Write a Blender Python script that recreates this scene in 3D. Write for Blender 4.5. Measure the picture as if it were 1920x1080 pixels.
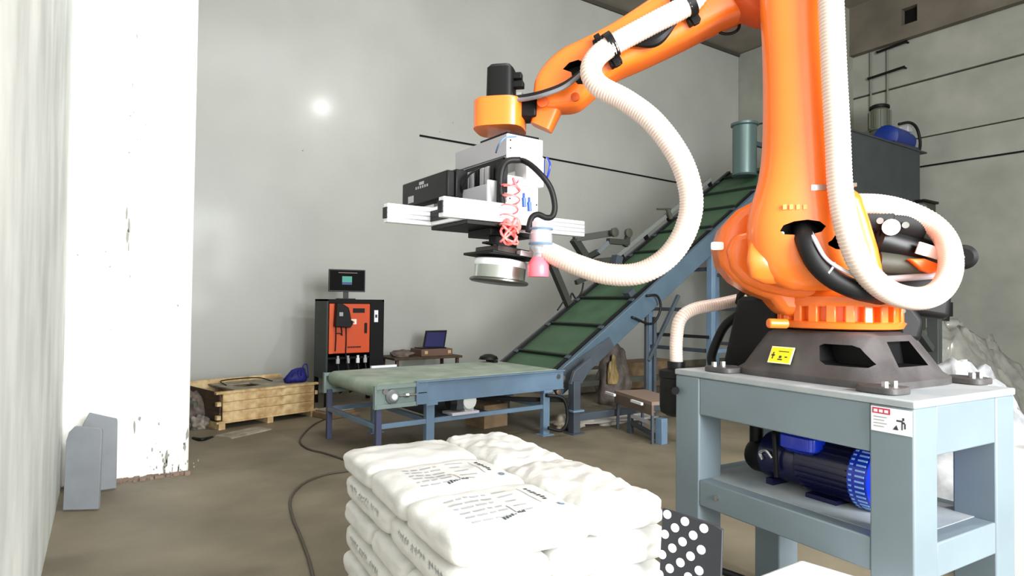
import bpy, bmesh, math, random
from mathutils import Vector, Matrix, noise
random.seed(7)
V = Vector
S = bpy.context.scene
COL = S.collection
for o in list(bpy.data.objects): bpy.data.objects.remove(o)

# ------------------------------------------------------------------ camera
CH, FPX = 1.65, 1156.0
yaw, pitch, roll = math.radians(33.55), math.radians(1.27), math.radians(0.6)
fwd = V((math.sin(yaw)*math.cos(pitch), math.cos(yaw)*math.cos(pitch), math.sin(pitch)))
rgt = V((math.cos(yaw), -math.sin(yaw), 0)); upv = rgt.cross(fwd)
r2 = rgt*math.cos(roll) + upv*math.sin(roll)
u2 = upv*math.cos(roll) - rgt*math.sin(roll)
cd = bpy.data.cameras.new('camera'); cam = bpy.data.objects.new('camera', cd); COL.objects.link(cam)
cd.sensor_width = 36; cd.lens = FPX/1920*36; cd.clip_start = 0.05; cd.clip_end = 200
cam.matrix_world = Matrix(((r2.x, u2.x, -fwd.x, 0), (r2.y, u2.y, -fwd.y, 0), (r2.z, u2.z, -fwd.z, CH), (0, 0, 0, 1)))
S.camera = cam
EYE = V((0, 0, CH))

# ------------------------------------------------------------------ light
w = bpy.data.worlds.new('world'); S.world = w; w.use_nodes = True
bg = w.node_tree.nodes['Background']
bg.inputs[0].default_value = (0.93, 0.97, 1.0, 1); bg.inputs[1].default_value = 1.3
def area(name, loc, tgt, sx, sy, power, col=(1, 1, 1)):
    l = bpy.data.lights.new(name, 'AREA'); l.shape = 'RECTANGLE'; l.size = sx; l.size_y = sy
    l.energy = power; l.color = col
    o = bpy.data.objects.new(name, l); COL.objects.link(o); o.location = loc
    o.rotation_euler = (V(tgt)-V(loc)).to_track_quat('-Z', 'Y').to_euler(); return o
area('door_daylight', (2.4, -5.4, 3.2), (2.6, 6.0, 1.6), 4.0, 4.0, 1450, (0.98, 0.99, 1.0))
area('overhead_fill', (3.0, 3.5, 8.6), (2.6, 5.5, 0), 3.0, 3.0, 210, (0.97, 0.99, 1.0))  # added fill lamp under the closed ceiling, there is no roof opening
def point(name, loc, power, r):
    l = bpy.data.lights.new(name, 'POINT'); l.energy = power; l.shadow_soft_size = r
    o = bpy.data.objects.new(name, l); COL.objects.link(o); o.location = loc
point('high_bay_lamp_light', (6.35, 0.0, 8.55), 800, 0.17)
S.view_settings.view_transform = 'Standard'; S.view_settings.look = 'None'
S.view_settings.exposure = 0.35; S.view_settings.gamma = 1.0; S.view_settings.use_curve_mapping = False

# ------------------------------------------------------------------ helpers
def lin(c):
    return tuple(((x/255)/12.92 if x/255 <= .04045 else ((x/255+.055)/1.055)**2.4) for x in c) + (1,)
def mat(name, rgb, rough=.5, metal=0., var=0., vscale=4., bump=0., bscale=30., rgb2=None, alpha=1., spec=.5, trans=0., coat=0.):
    m = bpy.data.materials.new(name); m.use_nodes = True; nt = m.node_tree; b = nt.nodes['Principled BSDF']
    b.inputs['Roughness'].default_value = rough; b.inputs['Metallic'].default_value = metal
    b.inputs['Specular IOR Level'].default_value = spec; b.inputs['Alpha'].default_value = alpha
    b.inputs['Transmission Weight'].default_value = trans; b.inputs['Coat Weight'].default_value = coat
    b.inputs['Base Color'].default_value = lin(rgb)
    tc = nt.nodes.new('ShaderNodeTexCoord')
    if var or rgb2:
        n = nt.nodes.new('ShaderNodeTexNoise'); n.inputs['Scale'].default_value = vscale; n.inputs['Detail'].default_value = 6
        nt.links.new(tc.outputs['Object'], n.inputs['Vector'])
        r = nt.nodes.new('ShaderNodeValToRGB'); r.color_ramp.elements[0].position = .32; r.color_ramp.elements[1].position = .68
        c2 = rgb2 or tuple(max(0, x*(1-var)) for x in rgb)
        r.color_ramp.elements[0].color = lin(c2); r.color_ramp.elements[1].color = lin(rgb)
        nt.links.new(n.outputs['Fac'], r.inputs['Fac']); nt.links.new(r.outputs['Color'], b.inputs['Base Color'])
    if bump:
        n = nt.nodes.new('ShaderNodeTexNoise'); n.inputs['Scale'].default_value = bscale; n.inputs['Detail'].default_value = 5
        nt.links.new(tc.outputs['Object'], n.inputs['Vector'])
        bp = nt.nodes.new('ShaderNodeBump'); bp.inputs['Strength'].default_value = bump; bp.inputs['Distance'].default_value = .02
        nt.links.new(n.outputs['Fac'], bp.inputs['Height']); nt.links.new(bp.outputs['Normal'], b.inputs['Normal'])
    return m
def emis(name, rgb, s):
    m = bpy.data.materials.new(name); m.use_nodes = True; b = m.node_tree.nodes['Principled BSDF']
    b.inputs['Base Color'].default_value = (0, 0, 0, 1); b.inputs['Emission Color'].default_value = lin(rgb); b.inputs['Emission Strength'].default_value = s
    return m

ORANGE = mat('orange_paint', (255, 124, 38), .3, spec=.5, coat=.3, var=.06, vscale=2)
ORANGED = mat('orange_paint_matte', (222, 88, 22), .5, var=.1, vscale=3)
CAST = mat('grey_casting', (80, 77, 77), .5, var=.2, vscale=8, bump=.1, bscale=90)
BLACK = mat('black_plastic', (13, 13, 14), .5, spec=.25)
BLACKR = mat('black_rubber', (16, 16, 17), .55, spec=.3)
BLACKG = mat('black_gloss', (9, 9, 11), .4, spec=.3)
STEEL = mat('bare_steel', (190, 190, 190), .3, 1.)
ALU = mat('white_anodised_aluminium', (236, 238, 240), .35, .25)
ALUD = mat('profile_slot', (150, 152, 155), .5, .3)
WHITEP = mat('white_panel', (236, 236, 238), .4)
GREYP = mat('grey_panel', (176, 174, 180), .5)
PED = mat('blue_grey_paint', (120, 134, 141), .42, var=.08, vscale=2, spec=.4)
PEDT = mat('blue_grey_paint_dusty', (168, 172, 172), .7, rgb2=(140, 150, 156), vscale=5)
CONV = mat('conveyor_blue_grey', (104, 128, 150), .4, var=.12, vscale=3)
CONVD = mat('conveyor_dark_grey', (66, 74, 82), .5, var=.15, vscale=3)
BELT = mat('green_belt', (62, 92, 66), .55, var=.15, vscale=3)
BELTT = mat('dusty_green_belt', (166, 176, 162), .5, rgb2=(128, 144, 126), vscale=4)
CLEAT = mat('dark_cleat', (22, 34, 26), .6)
HOSE = mat('translucent_hose', (212, 190, 176), .35, spec=.6)
HOSER = mat('hose_spiral', (234, 218, 208), .3, spec=.6)
WOOD = mat('pine_board', (218, 194, 146), .7, rgb2=(170, 134, 86), vscale=9)
WOODT = mat('dusty_plywood', (164, 156, 138), .8, rgb2=(124, 116, 98), vscale=7)
WOODD = mat('dark_wood_inside', (84, 66, 48), .8, var=.3)
BLUE = mat('blue_paint', (16, 50, 190), .25, coat=.5)
BLUED = mat('dark_blue', (12, 16, 60), .3, coat=.3)
BLUEM = mat('blue_motor_paint', (10, 62, 140), .4)
BAG = mat('white_woven_sack', (216, 214, 209), .62, rgb2=(203, 202, 198), vscale=5, bump=.25, bscale=14)
INK = mat('dark_print', (50, 56, 62), .7)
INKS = mat('faded_side_print', (160, 163, 165), .7)
INKL = mat('pale_print', (158, 163, 167), .7)
TEALK = mat('teal_print', (96, 124, 150), .6)
YEL = mat('yellow_sticker', (246, 232, 20), .5)
RED = mat('red_sticker', (190, 60, 84), .5)
PINK = mat('pink_plastic', (246, 110, 124), .35)
COIL = mat('pink_air_coil', (252, 120, 116), .35)
SLAB = mat('grey_board', (128, 132, 136), .75, var=.08, vscale=5)
HOPP = mat('dark_hopper_paint', (58, 64, 66), .55, var=.15, vscale=2)
OLIVE = mat('dark_olive_paint', (70, 72, 60), .6, var=.2, vscale=3)
DUCT = mat('galvanised_duct', (92, 112, 110), .35, .5)
CONC = mat('brown_concrete', (112, 104, 92), .85, rgb2=(92, 86, 74), vscale=1.2, bump=.2, bscale=20)
TRASH = mat('brown_sacking', (118, 104, 96), .85, rgb2=(80, 70, 64), vscale=9, bump=.5, bscale=12)
CARD = mat('cardboard', (142, 118, 88), .8, var=.2, vscale=6)
PLASTIC = mat('clear_sheet', (160, 160, 152), .15, rgb2=(116, 116, 110), vscale=3, alpha=.85, spec=.8)
LCD = emis('lcd_green', (48, 140, 124), 1.0)
LCDB = emis('laptop_blue', (12, 14, 70), 1.0)
LCDW = emis('lcd_bar', (120, 96, 96), .8)

def link(name, me, m, parent=None):
    if m is not None: me.materials.append(m)
    o = bpy.data.objects.new(name, me); COL.objects.link(o)
    if parent is not None: o.parent = parent
    return o
def obj(name, bm, m, parent=None, smooth=False, bevel=0., seg=2, local=False, mats=None, label=None):
    """one mesh object; geometry given in world space is re-centred on itself (local=True keeps the parent's space)"""
    bmesh.ops.recalc_face_normals(bm, faces=bm.faces)
    me = bpy.data.meshes.new(name)
    c = V((0, 0, 0))
    if not local and len(bm.verts):
        mn = V((1e9,)*3); mx = -mn
        for v in bm.verts:
            for i in range(3): mn[i] = min(mn[i], v.co[i]); mx[i] = max(mx[i], v.co[i])
        c = V(((mn.x+mx.x)/2, (mn.y+mx.y)/2, mn.z))
        bmesh.ops.translate(bm, verts=bm.verts, vec=-c)
    bm.to_mesh(me); bm.free()
    o = link(name, me, m, None)
    for x in (mats or []): me.materials.append(x)
    if smooth:
        for p in me.polygons: p.use_smooth = True
        if smooth != 'all':
            me.set_sharp_from_angle(angle=math.radians(38))
    if parent is not None:
        o.parent = parent
        if not local:
            base = parent.location if parent.parent is None else parent.parent.location + parent.location
            c = c - base
    o.location = c
    if bevel:
        b = o.modifiers.new('bevel', 'BEVEL'); b.width = bevel; b.segments = seg; b.limit_method = 'ANGLE'; b.angle_limit = math.radians(40)
        b.harden_normals = False
        for p in me.polygons: p.use_smooth = True
        me.set_sharp_from_angle(angle=math.radians(45))
    if label: o['label'] = label
    return o
def tag(o, label, cat, group=None, kind=None):
    o['label'] = label; o['category'] = cat
    if group: o['group'] = group
    if kind: o['kind'] = kind
    return o
def thing(name, label, cat, loc, group=None):
    o = bpy.data.objects.new(name, None); COL.objects.link(o); o.location = V(loc); o.empty_display_size = .1
    return tag(o, label, cat, group)
def struct(o): o['kind'] = 'structure'; return o
class Fr:
    """a local frame: origin, x, y, z axes"""
    def __init__(s, o, x=(1, 0, 0), y=(0, 1, 0), z=(0, 0, 1)): s.o, s.x, s.y, s.z = V(o), V(x), V(y), V(z)
    def __call__(s, a, b=0, c=0): return s.o + s.x*a + s.y*b + s.z*c
def yawfr(o, deg, tilt=0):
    a = math.radians(deg); return Fr(o, (math.cos(a), math.sin(a), 0), (-math.sin(a), math.cos(a), 0))
WF = Fr((0, 0, 0))
def box(bm, a, b, fr=WF):
    """box between local corners a and b"""
    vs = [bm.verts.new(fr(x, y, z)) for z in (a[2], b[2]) for x, y in ((a[0], a[1]), (b[0], a[1]), (b[0], b[1]), (a[0], b[1]))]
    for f in ((0, 3, 2, 1), (4, 5, 6, 7), (0, 1, 5, 4), (1, 2, 6, 5), (2, 3, 7, 6), (3, 0, 4, 7)): bm.faces.new([vs[i] for i in f])
def bx(a, b, fr=WF):
    bm = bmesh.new(); box(bm, a, b, fr); return bm
def perp(d):
    d = d.normalized(); a = V((0, 0, 1)) if abs(d.z) < .9 else V((1, 0, 0))
    x = d.cross(a).normalized(); return x, d.cross(x).normalized()
def rings(bm, rr, closed_ends=True):
    prev = None; first = None
    for r in rr:
        vs = [bm.verts.new(p) for p in r]
        if prev:
            n = len(vs)
            for i in range(n): bm.faces.new((prev[i], prev[(i+1) % n], vs[(i+1) % n], vs[i]))
        else: first = vs
        prev = vs
    if closed_ends:
        bm.faces.new(first[::-1]); bm.faces.new(prev)
def cyl(bm, p, q, r, r_2=None, n=20):
    p, q = V(p), V(q); x, y = perp(q-p); r_2 = r if r_2 is None else r_2
    rings(bm, [[c + x*(rad*math.cos(t*2*math.pi/n)) + y*(rad*math.sin(t*2*math.pi/n)) for t in range(n)] for c, rad in ((p, r), (q, r_2))])
def lathe(bm, o, axis, prof, n=32):
    """prof: (distance along axis, radius)"""
    o, d = V(o), V(axis).normalized(); x, y = perp(d)
    rings(bm, [[o + d*h + x*(r*math.cos(t*2*math.pi/n)) + y*(r*math.sin(t*2*math.pi/n)) for t in range(n)] for h, r in prof])
def smoothpath(pts, k=8):
    pts = [V(p) for p in pts]; out = []
    P4 = [pts[0]*2-pts[1]] + pts + [pts[-1]*2-pts[-2]]
    for i in range(1, len(P4)-2):
        a, b, c, d = P4[i-1:i+3]
        for j in range(k):
            t = j/k
            out.append(.5*((2*b) + (c-a)*t + (2*a-5*b+4*c-d)*t*t + (3*b-a-3*c+d)*t**3))
    out.append(pts[-1]); return out
def tube(bm, pts, r, n=10, smooth=6, rf=None):
    pts = smoothpath(pts, smooth) if smooth else [V(p) for p in pts]
    t0 = (pts[1]-pts[0]).normalized(); x, y = perp(t0); rr = []
    for i, p in enumerate(pts):
        t = ((pts[min(i+1, len(pts)-1)]-pts[max(i-1, 0)])).normalized()
        x = (x - t*x.dot(t)).normalized(); y = t.cross(x)
        rad = rf(i/(len(pts)-1)) if rf else r
        rr.append([p + x*(rad*math.cos(a*2*math.pi/n)) + y*(rad*math.sin(a*2*math.pi/n)) for a in range(n)])
    rings(bm, rr)
def resample(pts, step):
    out = [pts[0]]; acc = 0.
    for a, b in zip(pts, pts[1:]):
        L = (b-a).length; d = step-acc
        while d <= L: out.append(a.lerp(b, d/L)); d += step
        acc = L-(d-step)
    return out
def hose(name, label, pts, r, parent=None, pitch=.015):
    """wire-spiral corrugated hose: body with raised ribs"""
    p = resample(smoothpath(pts, 16), pitch/3)
    root = thing(name, label, 'hose', p[0]) if parent is None else parent
    bm = bmesh.new(); x, y = perp(p[1]-p[0]); rr = []; n = 18
    for i, c in enumerate(p):
        t = (p[min(i+1, len(p)-1)]-p[max(i-1, 0)]).normalized()
        x = (x - t*x.dot(t)).normalized(); y = t.cross(x)
        rad = r*(1.0 if i % 3 == 1 else .955)
        rr.append([c + x*(rad*math.cos(a*2*math.pi/n)) + y*(rad*math.sin(a*2*math.pi/n)) for a in range(n)])
    rings(bm, rr)
    me_idx = [1 if (i % 3 == 1) else 0 for i in range(len(p)-1)]
    for k, f in enumerate(bm.faces):
        s = k//n
        if s < len(me_idx): f.material_index = me_idx[s]
    obj('hose_body', bm, HOSE, root, smooth='all', mats=[HOSER])
    return root, p
def prism(bm, poly, d):
    """extrude a closed world-space polygon by vector d (centred)"""
    d = V(d)/2; a = [bm.verts.new(V(p)-d) for p in poly]; b = [bm.verts.new(V(p)+d) for p in poly]; n = len(a)
    bm.faces.new(a[::-1]); bm.faces.new(b)
    for i in range(n): bm.faces.new((a[i], a[(i+1) % n], b[(i+1) % n], b[i]))
def sup(t, e):
    c, s = math.cos(t), math.sin(t)
    return math.copysign(abs(c)**(2/e), c), math.copysign(abs(s)**(2/e), s)
def loft(bm, secs, e=3., n=32):
    """secs: (centre, half-width vector, half-depth vector)"""
    rr = []
    for c, a, b in secs:
        rr.append([V(c) + V(a)*sup(2*math.pi*k/n, e)[0] + V(b)*sup(2*math.pi*k/n, e)[1] for k in range(n)])
    rings(bm, rr)
def smoothsecs(secs, k=4):
    C_ = smoothpath([s[0] for s in secs], k); A_ = smoothpath([s[1] for s in secs], k); B_ = smoothpath([s[2] for s in secs], k)
    return list(zip(C_, A_, B_))
def quadstrip(bm, pts, mi=0):
    f = bm.faces.new([bm.verts.new(V(p)) for p in pts]); f.material_index = mi
def plate(p, n, th):
    """thin slab from polygon p, thickness th along n"""
    bm = bmesh.new(); prism(bm, [V(q)+V(n)*th/2 for q in p], V(n)*th); return bm

# pixel-free world frames measured from the photograph ------------------------------------------------
def ray(x, y): return fwd + r2*((x-960)/FPX) + u2*((540-y)/FPX)
def G(x, y, z=0.): d = ray(x, y); return EYE + d*((z-CH)/d.z)
def WY(x, y, Y): d = ray(x, y); return EYE + d*(Y/d.y)
def WX(x, y, X): d = ray(x, y); return EYE + d*(X/d.x)
def PZ(x, y, Z): return EYE + ray(x, y)*Z

# ================================================================== setting
XL, XR, YB, YF, ZC = -.27, 15., 11., -6., 8.78
def wallmat(name, a, b, rough, vs, streak=0, spec=.5, spots=.0, bump=.12):
    m = mat(name, a, rough, rgb2=b, vscale=vs, spec=spec, bump=bump, bscale=7)
    nt = m.node_tree; N = nt.nodes; bs = N['Principled BSDF']
    src = bs.inputs['Base Color'].links[0].from_socket
    tc = [x for x in N if x.type == 'TEX_COORD'][0]
    if streak:
        mp = N.new('ShaderNodeMapping'); mp.inputs['Scale'].default_value = (3, 1.3, .45); nt.links.new(tc.outputs['Object'], mp.inputs[0])
        n = N.new('ShaderNodeTexNoise'); n.inputs['Scale'].default_value = 2.2; n.inputs['Detail'].default_value = 4; nt.links.new(mp.outputs[0], n.inputs['Vector'])
        mx = N.new('ShaderNodeMix'); mx.data_type = 'RGBA'; mx.blend_type = 'MULTIPLY'
        r = N.new('ShaderNodeValToRGB'); r.color_ramp.elements[0].position = .4; r.color_ramp.elements[0].color = (1-streak,)*3+(1,); r.color_ramp.elements[1].position = .6
        nt.links.new(n.outputs['Fac'], r.inputs[0]); mx.inputs[0].default_value = 1
        nt.links.new(src, mx.inputs[6]); nt.links.new(r.outputs[0], mx.inputs[7]); src = mx.outputs[2]
    if spots:
        n = N.new('ShaderNodeTexNoise'); n.inputs['Scale'].default_value = 9; n.inputs['Detail'].default_value = 3; n.inputs['Roughness'].default_value = .7
        nt.links.new(tc.outputs['Object'], n.inputs['Vector'])
        r = N.new('ShaderNodeValToRGB'); r.color_ramp.elements[0].position = spots-.02; r.color_ramp.elements[0].color = (.25, .24, .22, 1); r.color_ramp.elements[1].position = spots+.03
        nt.links.new(n.outputs['Fac'], r.inputs[0])
        mx = N.new('ShaderNodeMix'); mx.data_type = 'RGBA'; mx.blend_type = 'MULTIPLY'; mx.inputs[0].default_value = 1
        nt.links.new(src, mx.inputs[6]); nt.links.new(r.outputs[0], mx.inputs[7]); src = mx.outputs[2]
    nt.links.new(src, bs.inputs['Base Color']); return m
M_BACK = wallmat('painted_wall_back', (182, 183, 176), (168, 170, 164), .38, .5, spots=.215)
_b = M_BACK.node_tree.nodes['Principled BSDF']; _b.inputs['Coat Weight'].default_value = .12; _b.inputs['Coat Roughness'].default_value = .13
M_LEFT = wallmat('plaster_left', (222, 224, 218), (198, 202, 196), .75, 1.6, streak=.18)
M_PIL = wallmat('whitewash_pillar', (244, 244, 238), (232, 232, 228), .7, 3, spots=.25, bump=.3)
M_RIGHT = wallmat('panel_wall_right', (158, 159, 148), (138, 140, 130), .7, 1.2, spots=.21)
M_FLOOR = mat('dusty_concrete_floor', (126, 116, 96), .62, rgb2=(96, 88, 71), vscale=1.3, bump=.15, bscale=9)
M_CEIL = mat('concrete_ceiling', (150, 142, 130), .9, rgb2=(128, 120, 108), vscale=.8)

o = struct(obj('floor', bx((XL-1, YF, -.1), (XR+1, YB+.5, 0)), M_FLOOR))
struct(obj('ceiling', bx((XL-.5, YF, ZC), (XR+.5, YB+.5, ZC+.2)), M_CEIL))
struct(obj('wall_left', bx((XL-.3, YF, 0), (XL, YB, ZC)), M_LEFT))
# front wall behind the camera, added to limit daylight to a wide loading door
bm = bmesh.new()
box(bm, (7.2, YF-.3, 0), (XR+.3, YF, ZC)); box(bm, (XL-.3, YF-.3, 5.6), (7.2, YF, ZC))
struct(obj('wall_front', bm, M_RIGHT))
# back wall in two lifts with a shallow step where the cable runs
struct(obj('wall_back', bx((XL-.3, YB, 0), (XR+.3, YB+.3, ZC)), M_BACK))
wr = struct(obj('wall_right', bx((XR+.06, YF, 0), (XR+.3, YB, ZC)), M_RIGHT))
JZ = [0, 5.36, 6.62, ZC]
for a, b in zip(JZ, JZ[1:]):
    for ya, yb in ((YF, 1.2), (1.21, 7.95), (7.95, YB)):
        g = .018 if b == 6.62 or a == 6.62 else .007
        off = .03 if a == 6.62 else (0. if a != 5.36 else .012)
        obj('panel', bx((XR-off, ya, a+(g if a else 0)), (XR+.06, yb-.006, b-g)), M_RIGHT, wr, bevel=.006)
# dark grout behind the open joint
obj('joint_backing', bx((XR+.05, YF, 0.02), (XR+.062, YB, ZC-.02)), mat('dark_joint', (40, 38, 34), .9), wr)
pil = struct(obj('trim_1', bx((XL-.01, 6.6, 0), (.712, 7.15, ZC)), M_PIL, bevel=.02))
bm = bmesh.new(); rnd = random.Random(4)
def chip(px, py, s, el=1.5):
    c = WY(px, py, 6.597); n = 7; ph = rnd.random()*6
    vs = [bm.verts.new((c.x+s*.5*math.cos(k*2*math.pi/n+ph)*rnd.uniform(.4, 1), 6.597, c.z+s*el*math.sin(k*2*math.pi/n+ph)*rnd.uniform(.4, 1))) for k in range(n)]
    bm.faces.new(vs)
for x, y, s_, el in ((238, 398, .03, 3), (242, 425, .025, 4), (239, 440, .03, 3), (241, 462, .015, 6), (257, 68, .015, 3), (249, 160, .012, 2), (251, 210, .012, 2), (242, 286, .03, .4), (262, 785, .03, 1.5), (252, 800, .02, 4), (298, 795, .02, 1), (351, 815, .03, 3), (346, 838, .03, 2), (312, 862, .035, 4), (308, 880, .03, 3), (272, 10, .01, 2), (274, 235, .012, 1), (258, 262, .012, 1), (146, 478, .02, .6), (198, 472, .015, .6), (206, 500, .02, .5), (244, 518, .01, 3), (208, 618, .01, 1)): chip(x, y, s_, el)
for k in range(34): chip(rnd.gauss(320, 25), 888-abs(rnd.gauss(0, 22)), rnd.uniform(.006, .02), rnd.uniform(.6, 2))
o_ = obj('plaster_chips', bm, mat('chipped_plaster', (150, 148, 140), .9), pil); o_['kind'] = 'stuff'
# column on the right wall, concrete beam with a square pocket, dark strip along ceiling edge
struct(obj('trim_2', bx((XR-.42, 7.78, 0), (XR, 8.45, ZC)), M_RIGHT, bevel=.02))
bm = bmesh.new()
bz0, bz1 = 7.62, ZC
hy0, hy1, hz0, hz1 = 6.3, 6.62, 7.93, 8.3
xa, xb = XR-.2, XR
for a, b in (((xa, YF, bz0), (xb, hy0, bz1)), ((xa, hy1, bz0), (xb, 7.78, bz1)), ((xa, hy0, bz0), (xb, hy1, hz0)), ((xa, hy0, hz1), (xb, hy1, bz1))): box(bm, a, b)
struct(obj('trim_3', bm, CONC))
struct(obj('trim_4', bx((XR-.05, hy0, hz0), (XR-.01, hy1, hz1)), BLACK))
struct(obj('trim_5', bx((XL, YB-.05, ZC-.09), (XR, YB, ZC)), mat('ceiling_edge_dark', (70, 66, 58), .9)))
struct(obj('baseboard_back', bx((4.2, YB-.04, 0), (XR, YB, .16)), mat('scuffed_skirting', (112, 106, 92), .8, var=.2)))
# crumbled plaster along the pillar foot and wall foot
bm = bmesh.new()
for i in range(150):
    x = random.uniform(XL+.35, .72); y = 6.6-abs(random.gauss(0, .04)); s = random.uniform(.006, .022)
    box(bm, (x-s, y-s, 0), (x+s, y+s, s*random.uniform(.5, 1.3)), yawfr((0, 0, 0), 0))
tag(obj('plaster_crumbs', bm, mat('plaster_rubble', (150, 128, 112), .9, var=.3)), 'crumbled plaster debris along the foot of the white pillar', 'rubble', kind='stuff')

# black cable clipped along back and right walls
bm = bmesh.new()
pth = [WY(787, 254, YB-.015), WY(1035, 298, YB-.015), WY(1258, 340, YB-.015), V((XR-.03, YB-.03, 4.76)), V((XR-.03, 9.5, 4.74)), V((XR-.02, 6.1, 4.72)), V((XR-.02, 3.5, 4.7)), V((XR-.02, -4, 4.7))]
tube(bm, pth, .02, 6, 4)
tag(obj('wall_cable', bm, BLACKR), 'thin black cable running level along the back and right walls', 'cable')
# conduits and bracket rods near the column on the right wall
for k, (y, lab) in enumerate(((7.35, 'thin vertical conduit on right wall, the one closer to the column'), (6.98, 'thin vertical conduit on right wall, the one farther from the column'))):
    bm = bmesh.new(); cyl(bm, (XR-.07, y, 4.2), (XR-.07, y, 7.6), .022, n=10)
    tag(obj('conduit', bm, mat('conduit_grey%d' % k, (120, 118, 108), .6)), lab, 'pipe', 'conduits on the right wall')
for z0, y0, y1, lab in ((7.56, 7.2, 6.55, 'short black bracket rod just under the concrete beam'), (7.0, 7.4, 6.6, 'short black bracket rod crossing the conduits below the beam')):
    bm = bmesh.new(); cyl(bm, (XR-.1, y0, z0-.02), (XR-.1, y1, z0+.02), .03, n=8); cyl(bm, (XR-.1, y0, z0), (XR-.03, y0, z0), .02, n=6); cyl(bm, (XR-.1, y1, z0), (XR-.03, y1, z0), .02, n=6)
    tag(obj('bracket_rod', bm, BLACK), lab, 'bracket')

# high bay lamp (hangs out of view; it makes the bright spot on the glossy back wall)
t = thing('high_bay_lamp', 'round high bay lamp hanging from the ceiling above the work area', 'lamp', (6.35, 0, 8.3))
bm = bmesh.new(); lathe(bm, (6.35, 0, 8.62), (0, 0, 1), [(0, .26), (.02, .27), (.10, .14), (.12, .08)], 24); obj('lamp_shade', bm, GREYP, t, smooth=True)
bm = bmesh.new(); cyl(bm, (6.35, 0, 8.74), (6.35, 0, ZC), .012, n=6); obj('hanging_rod', bm, STEEL, t)

# ================================================================== bag stack
K = .775
SF = Fr((1.14*K, 2.1*K, 0), tuple(yawfr((0, 0, 0), -4.0).x*K), tuple(yawfr((0, 0, 0), -4.0).y*K))   # frame scaled so 1 unit = 0.775 m
SX, SY, PT, LT = 1.13, 1.66, .13, .1175
NL = 7
# pallet under the bags
t = thing('pallet', 'wooden pallet underneath the stack of white sacks', 'pallet', SF(SX/2, SY/2, 0))
for i in range(7): obj('deck_board', bx((.01, .02+i*.235, .105), (SX-.01, .02+i*.235+.19, .128), SF), WOODT, t)
for i in range(3): obj('skid', bx((.02+i*.5, .02, 0), (.11+i*.5, SY-.02, .104), SF), WOOD, t)
def bagz(x, y, p=5.0):
    s = 1-abs(x)**p-abs(y)**p
    return max(s, 0)**(1/p)
def bag_disp(q, sd, amp):
    a = V((q.x*2.2+sd*7.3, q.y*2.2+sd*3.1, q.z*1.3+sd))
    n1 = noise.noise(a); n2 = noise.noise(V((q.x*9+sd*5+q.y*3, q.y*2.5+sd, q.z*2)))
    return n1*.010 + n2*amp
def make_bag(L, W, T, sd, wr, prints, side=True):
    """a filled sack lying flat: root mesh, plus printed parts that follow its skin"""
    n = 26; bm = bmesh.new(); P = 5.5
    def mp(q):
        s = ((abs(q.x)**9+abs(q.y)**9)**(P/9)+abs(q.z)**P)**(1/P); q2 = q/s
        d = bag_disp(q2, sd, wr)
        nrm = V((q2.x**4*(1 if q2.x > 0 else -1)/L, q2.y**4*(1 if q2.y > 0 else -1)/W, q2.z**4*(1 if q2.z > 0 else -1)/T)).normalized()
        pos = V((q2.x*L/2, q2.y*W/2, q2.z*T/2))
        # slack skin: seams pinched at the ends, top sagging a little toward the long edges
        k = 1-.10*abs(q2.x)**8
        pos.z *= k
        if q2.z > 0: pos.z -= .008*abs(q2.y)**3
        lo = -T/2
        pos += nrm*d*(.9 if q2.z > -.3 else .25)
        pos.z = max(pos.z, lo)
        return pos, nrm
    grid = {}
    def vert(x, y, z):
        k = (x, y, z)
        if k not in grid:
            grid[k] = bm.verts.new(mp(V((-1+2*x/n, -1+2*y/n, -1+2*z/m)))[0])
        return grid[k]
    m = 10
    for i in range(n):
        for j in range(n):
            for z in (0, m):
                bm.faces.new([vert(i, j, z), vert(i+1, j, z), vert(i+1, j+1, z), vert(i, j+1, z)])
        for k in range(m):
            for y in (0, n): bm.faces.new([vert(i, y, k), vert(i+1, y, k), vert(i+1, y, k+1), vert(i, y, k+1)])
            for x in (0, n): bm.faces.new([vert(x, i, k), vert(x, i+1, k), vert(x, i+1, k+1), vert(x, i, k+1)])
    def topp(u, v):   # u,v in -1..1 of the cube face
        pos, nr = mp(V((u, v, 1))); return pos + V((0, 0, .0022))
    def sidep(u, w_, sgn):
        pos, nr = mp(V((u, sgn, w_))); return pos + V((0, sgn*.0022, 0))
    def endp(v, w_, sgn):
        pos, nr = mp(V((sgn, v, w_))); return pos + V((sgn*.0022, 0, 0))
    return bm, topp, sidep, endp
def patch(bm, f, u0, v0, u1, v1, k=3):
    g = [[bm.verts.new(f(u0+(u1-u0)*i/k, v0+(v1-v0)*j/k)) for j in range(k+1)] for i in range(k+1)]
    for i in range(k):
        for j in range(k): bm.faces.new((g[i][j], g[i+1][j], g[i+1][j+1], g[i][j+1]))
def ringpatch(bm, f, cu, cv, ru, rv, r0=.5, n=18):
    a = [bm.verts.new(f(cu+ru*math.cos(t*2*math.pi/n), cv+rv*math.sin(t*2*math.pi/n))) for t in range(n)]
    b = [bm.verts.new(f(cu+ru*r0*math.cos(t*2*math.pi/n), cv+rv*r0*math.sin(t*2*math.pi/n))) for t in range(n)]
    for i in range(n): bm.faces.new((a[i], a[(i+1) % n], b[(i+1) % n], b[i]))
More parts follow.
